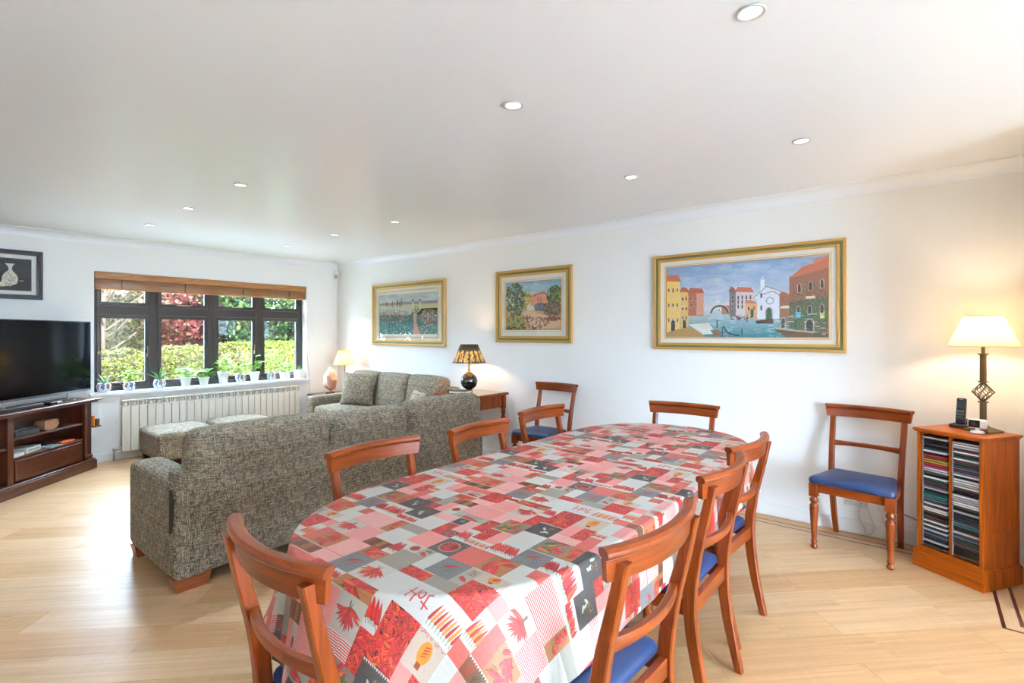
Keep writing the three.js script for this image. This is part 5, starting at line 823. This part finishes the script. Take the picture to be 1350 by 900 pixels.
// ================================================================ GARDEN SEEN THROUGH THE WINDOW
{
  struct('ground_garden', B(60, 0.1, 70, -38, -0.35, -6), std({ color: 0x3c4526, map: noiseTex, roughness: 1 }));
  struct('ground_terrace', B(16, 0.1, 30, 11.5, -0.12, -2), std({ color: 0xb4b0a6, roughness: 0.9 }));
  struct('ground_bounce_slab', B(2.9, 0.1, 8, -8.75, -0.2, -2.6), std({ color: 0xe0dcd2, roughness: 0.9 }));  // unseen pale slab, added to bounce sky light up onto the ceiling
  const r = mulberry(1234), bark = phys({ color: 0x4c3d30, roughness: 0.95, specularIntensity: 0.2 }), leafQuad = leafGeo(0.075, 0.05, 0.6), o3 = new THREE.Object3D(), col = new THREE.Color();
  const foliage = (parent, n, place, cols, size, m) => {
    const im = new THREE.InstancedMesh(leafQuad, m, n); im.name = 'foliage'; im.userData.kind = 'stuff';
    for (let k = 0; k < n; k++) { const p = place(k); o3.position.copy(p); o3.rotation.set(r() * 6.3, r() * 6.3, r() * 6.3); o3.scale.setScalar(size * (0.6 + 0.8 * r())); o3.updateMatrix(); im.setMatrixAt(k, o3.matrix); const c = cols[Math.floor(r() * cols.length)]; col.setRGB(c[0], c[1], c[2], THREE.SRGBColorSpace); im.setColorAt(k, col); }
    parent.add(im); return im;
  };
  const lm = phys({ color: 0x78735a, roughness: 0.9, specularIntensity: 0.2, transmission: 0.3, thickness: 0, side: THREE.DoubleSide });
  const C = a => a.map(c => c.map(v => v / 255));
  // clipped hedges
  const hedge = (x, z0, z1, d, h0, h1, n, cols, label, size = 0.6) => { const g = thing('garden_hedge', label, 'hedge', [x, -0.3, (z0 + z1) / 2]), L = Math.abs(z1 - z0); const nb = lattice(Math.floor(n), 32); const hAt = t => h0 + (h1 - h0) * t;
    part('core', loft([0, 0.25, 0.5, 0.75, 1].map(t => [[-1, 0], [1, 0], [0.85, 1], [-0.85, 1]].map(([a, b]) => V(a * d / 2 * 0.8, b * hAt(t) * 0.93, (t - 0.5) * (z1 - z0)))), 0.5), std({ color: 0x66623a, roughness: 1 }), g);
    foliage(g, n, () => { const t = r(), face = r(), y = face < 0.55 ? r() * hAt(t) : hAt(t) * (0.94 + 0.1 * nb(t * 30, 3)), xx = face < 0.55 ? d / 2 * (0.82 + 0.3 * r()) : (r() - 0.5) * d; return V(xx + 0.1 * (nb(t * 40, y * 6) - 0.5), y, (t - 0.5) * (z1 - z0)); }, cols, size, lm); };
  hedge(-10.6, -1.3, -4.3, 0.9, 1.08, 1.48, 17000, C([[150, 160, 60], [178, 180, 84], [112, 108, 66], [132, 104, 96], [190, 194, 96]]), 'yellow green clipped hedge with brown twigs nearest the window');
  hedge(-10.9, -4.4, -8.2, 0.9, 1.46, 1.5, 17000, C([[160, 190, 50], [196, 210, 76], [130, 152, 54], [150, 136, 90]]), 'lime green clipped hedge beside the dense trees');
  hedge(-12.3, -1.2, -4.8, 0.8, 1.25, 1.45, 12000, C([[150, 146, 100], [170, 160, 116], [116, 110, 78], [176, 184, 104]]), 'pale olive shrub border behind the clipped hedge');
  hedge(-17.5, -1.0, -6.5, 1.4, 2.7, 2.9, 14000, C([[150, 130, 108], [122, 104, 86], [168, 150, 124], [130, 134, 92], [104, 88, 76]]), 'tall brown twiggy shrubbery before the low house', 0.9);
  hedge(-10.6, 9, -1.1, 0.9, 1.3, 1.1, 17000, C([[120, 140, 60], [150, 160, 84], [96, 108, 56]]), 'long clipped hedge running on past the television corner');
  // trees
  const branchy = (g, H, n, spread, rad) => { const gs = [TU([V(0, 0, 0), V(0.05, H * 0.3, 0.05), V(-0.05, H * 0.65, 0), V(0.05, H, 0.05)], rad, 12, 7)]; for (let k = 0; k < n; k++) { const a = k * 2.4, y = H * (0.22 + 0.6 * k / n), l = spread * (0.5 + 0.5 * r()); gs.push(TU([V(0, y, 0), V(Math.cos(a) * l * 0.5, y + l * 0.35, Math.sin(a) * l * 0.5), V(Math.cos(a) * l, y + l * 0.8, Math.sin(a) * l)], rad * 0.35, 8, 5)); } part('trunk', M(gs), bark, g); };
  const tree = (x, z, H, sx, sy, cy, n, cols, label, size = 1.6, br = 9) => { const g = thing('garden_tree', label, 'tree', [x, -0.3, z], 0, 'garden trees beyond the window'); branchy(g, H, br, sx * 0.9, 0.07); const clumps = [...Array(16).keys()].map(() => { const a = r() * 6.28, q = Math.cbrt(r()) * 0.72, b = Math.acos(2 * r() - 1); return V(Math.sin(b) * Math.cos(a) * q * sx, cy + Math.cos(b) * q * sy, Math.sin(b) * Math.sin(a) * q * sx); }); if (n) foliage(g, n, () => { const c = clumps[Math.floor(r() * clumps.length)], a = r() * 6.28, b = Math.acos(2 * r() - 1), q = Math.cbrt(r()) * 0.5; return V(c.x + Math.sin(b) * Math.cos(a) * q * sx, c.y + Math.cos(b) * q * sy, c.z + Math.sin(b) * Math.sin(a) * q * sx); }, cols, size, lm); };
  tree(-15.5, -6.9, 4.5, 1.9, 2.2, 2.4, 11000, C([[96, 128, 72], [70, 104, 60], [130, 160, 96], [160, 180, 120], [58, 86, 54]]), 'dense dark green tree with ivy behind the lime hedge');
  tree(-16.2, -9.6, 4.6, 1.9, 2.3, 2.6, 10000, C([[104, 140, 76], [80, 116, 64], [140, 170, 100], [170, 190, 130]]), 'dense green tree at the corner end of the garden');
  tree(-13.8, -8.6, 3.0, 1.3, 1.4, 1.5, 7000, C([[120, 156, 76], [150, 180, 90], [96, 128, 64]]), 'fresh green bush standing before the dense trees');
  tree(-15.9, -5.0, 3.6, 0.95, 1.0, 2.2, 4500, C([[168, 70, 76], [190, 96, 96], [140, 60, 70], [206, 140, 130]]), 'small red leaved tree between the green tree and bare tree', 1.5);
  tree(-15.4, -3.2, 4.6, 1.4, 1.5, 2.6, 700, C([[150, 130, 110], [110, 100, 90]]), 'bare twiggy tree before the low house', 1.2, 26);
  tree(-14.1, -2.35, 2.2, 0.8, 0.9, 1.1, 2500, C([[130, 140, 104], [110, 120, 84], [160, 164, 126]]), 'thin grey green shrub before the bare tree', 1.2, 10);
  tree(-15, 1.2, 4.6, 1.8, 2.1, 2.5, 7000, C([[96, 124, 66], [74, 100, 56], [130, 156, 90]]), 'round green tree beyond the long hedge', 2);
  tree(-16, 5.2, 5.0, 2.1, 2.3, 2.7, 7000, C([[104, 128, 70], [84, 108, 60], [140, 160, 96]]), 'broad green tree farther along the long hedge', 2);
  tree(-14, 9.5, 4.8, 2.1, 2.2, 2.6, 7000, C([[90, 118, 64], [120, 146, 84], [70, 96, 52]]), 'tall green tree at the far end of the long hedge', 2);
  // low house beyond the shrubs
  const h = thing('garden_house', 'low house with grey brown roof and white gutter boards beyond the garden', 'house', [-24, -0.3, -4.5]);
  part('wall', B(5, 1.55, 9, 0, 0.775, 0), std({ color: 0x6c6254, roughness: 0.9 }), h);
  part('roof', loft([-4.8, 4.8].map(z => [V(-2.9, 1.5, z), V(2.9, 1.5, z), V(0, 3.9, z)]), 0.3), std({ color: 0x4c463f, roughness: 0.95 }), h);
  part('gutter_board', B(0.06, 0.16, 9.7, 2.92, 1.55, 0), mat.white, h);
  for (const z of [-2.5, 0.3, 2.8]) part('house_window', B(0.05, 0.7, 1.1, 2.51, 0.85, z), std({ color: 0x5a666c, roughness: 0.2 }), h);
  tree(-30, -9, 7, 3, 3, 4.6, 7000, C([[110, 130, 90], [90, 110, 76], [140, 150, 110]]), 'large far tree behind the low house', 3.2);
}
scene.traverse(o => { if (o.isMesh || o.isInstancedMesh) { o.castShadow = true; o.receiveShadow = true; } if (o.isSpotLight || o.isPointLight) o.castShadow = true; });
renderer.render(scene, camera);
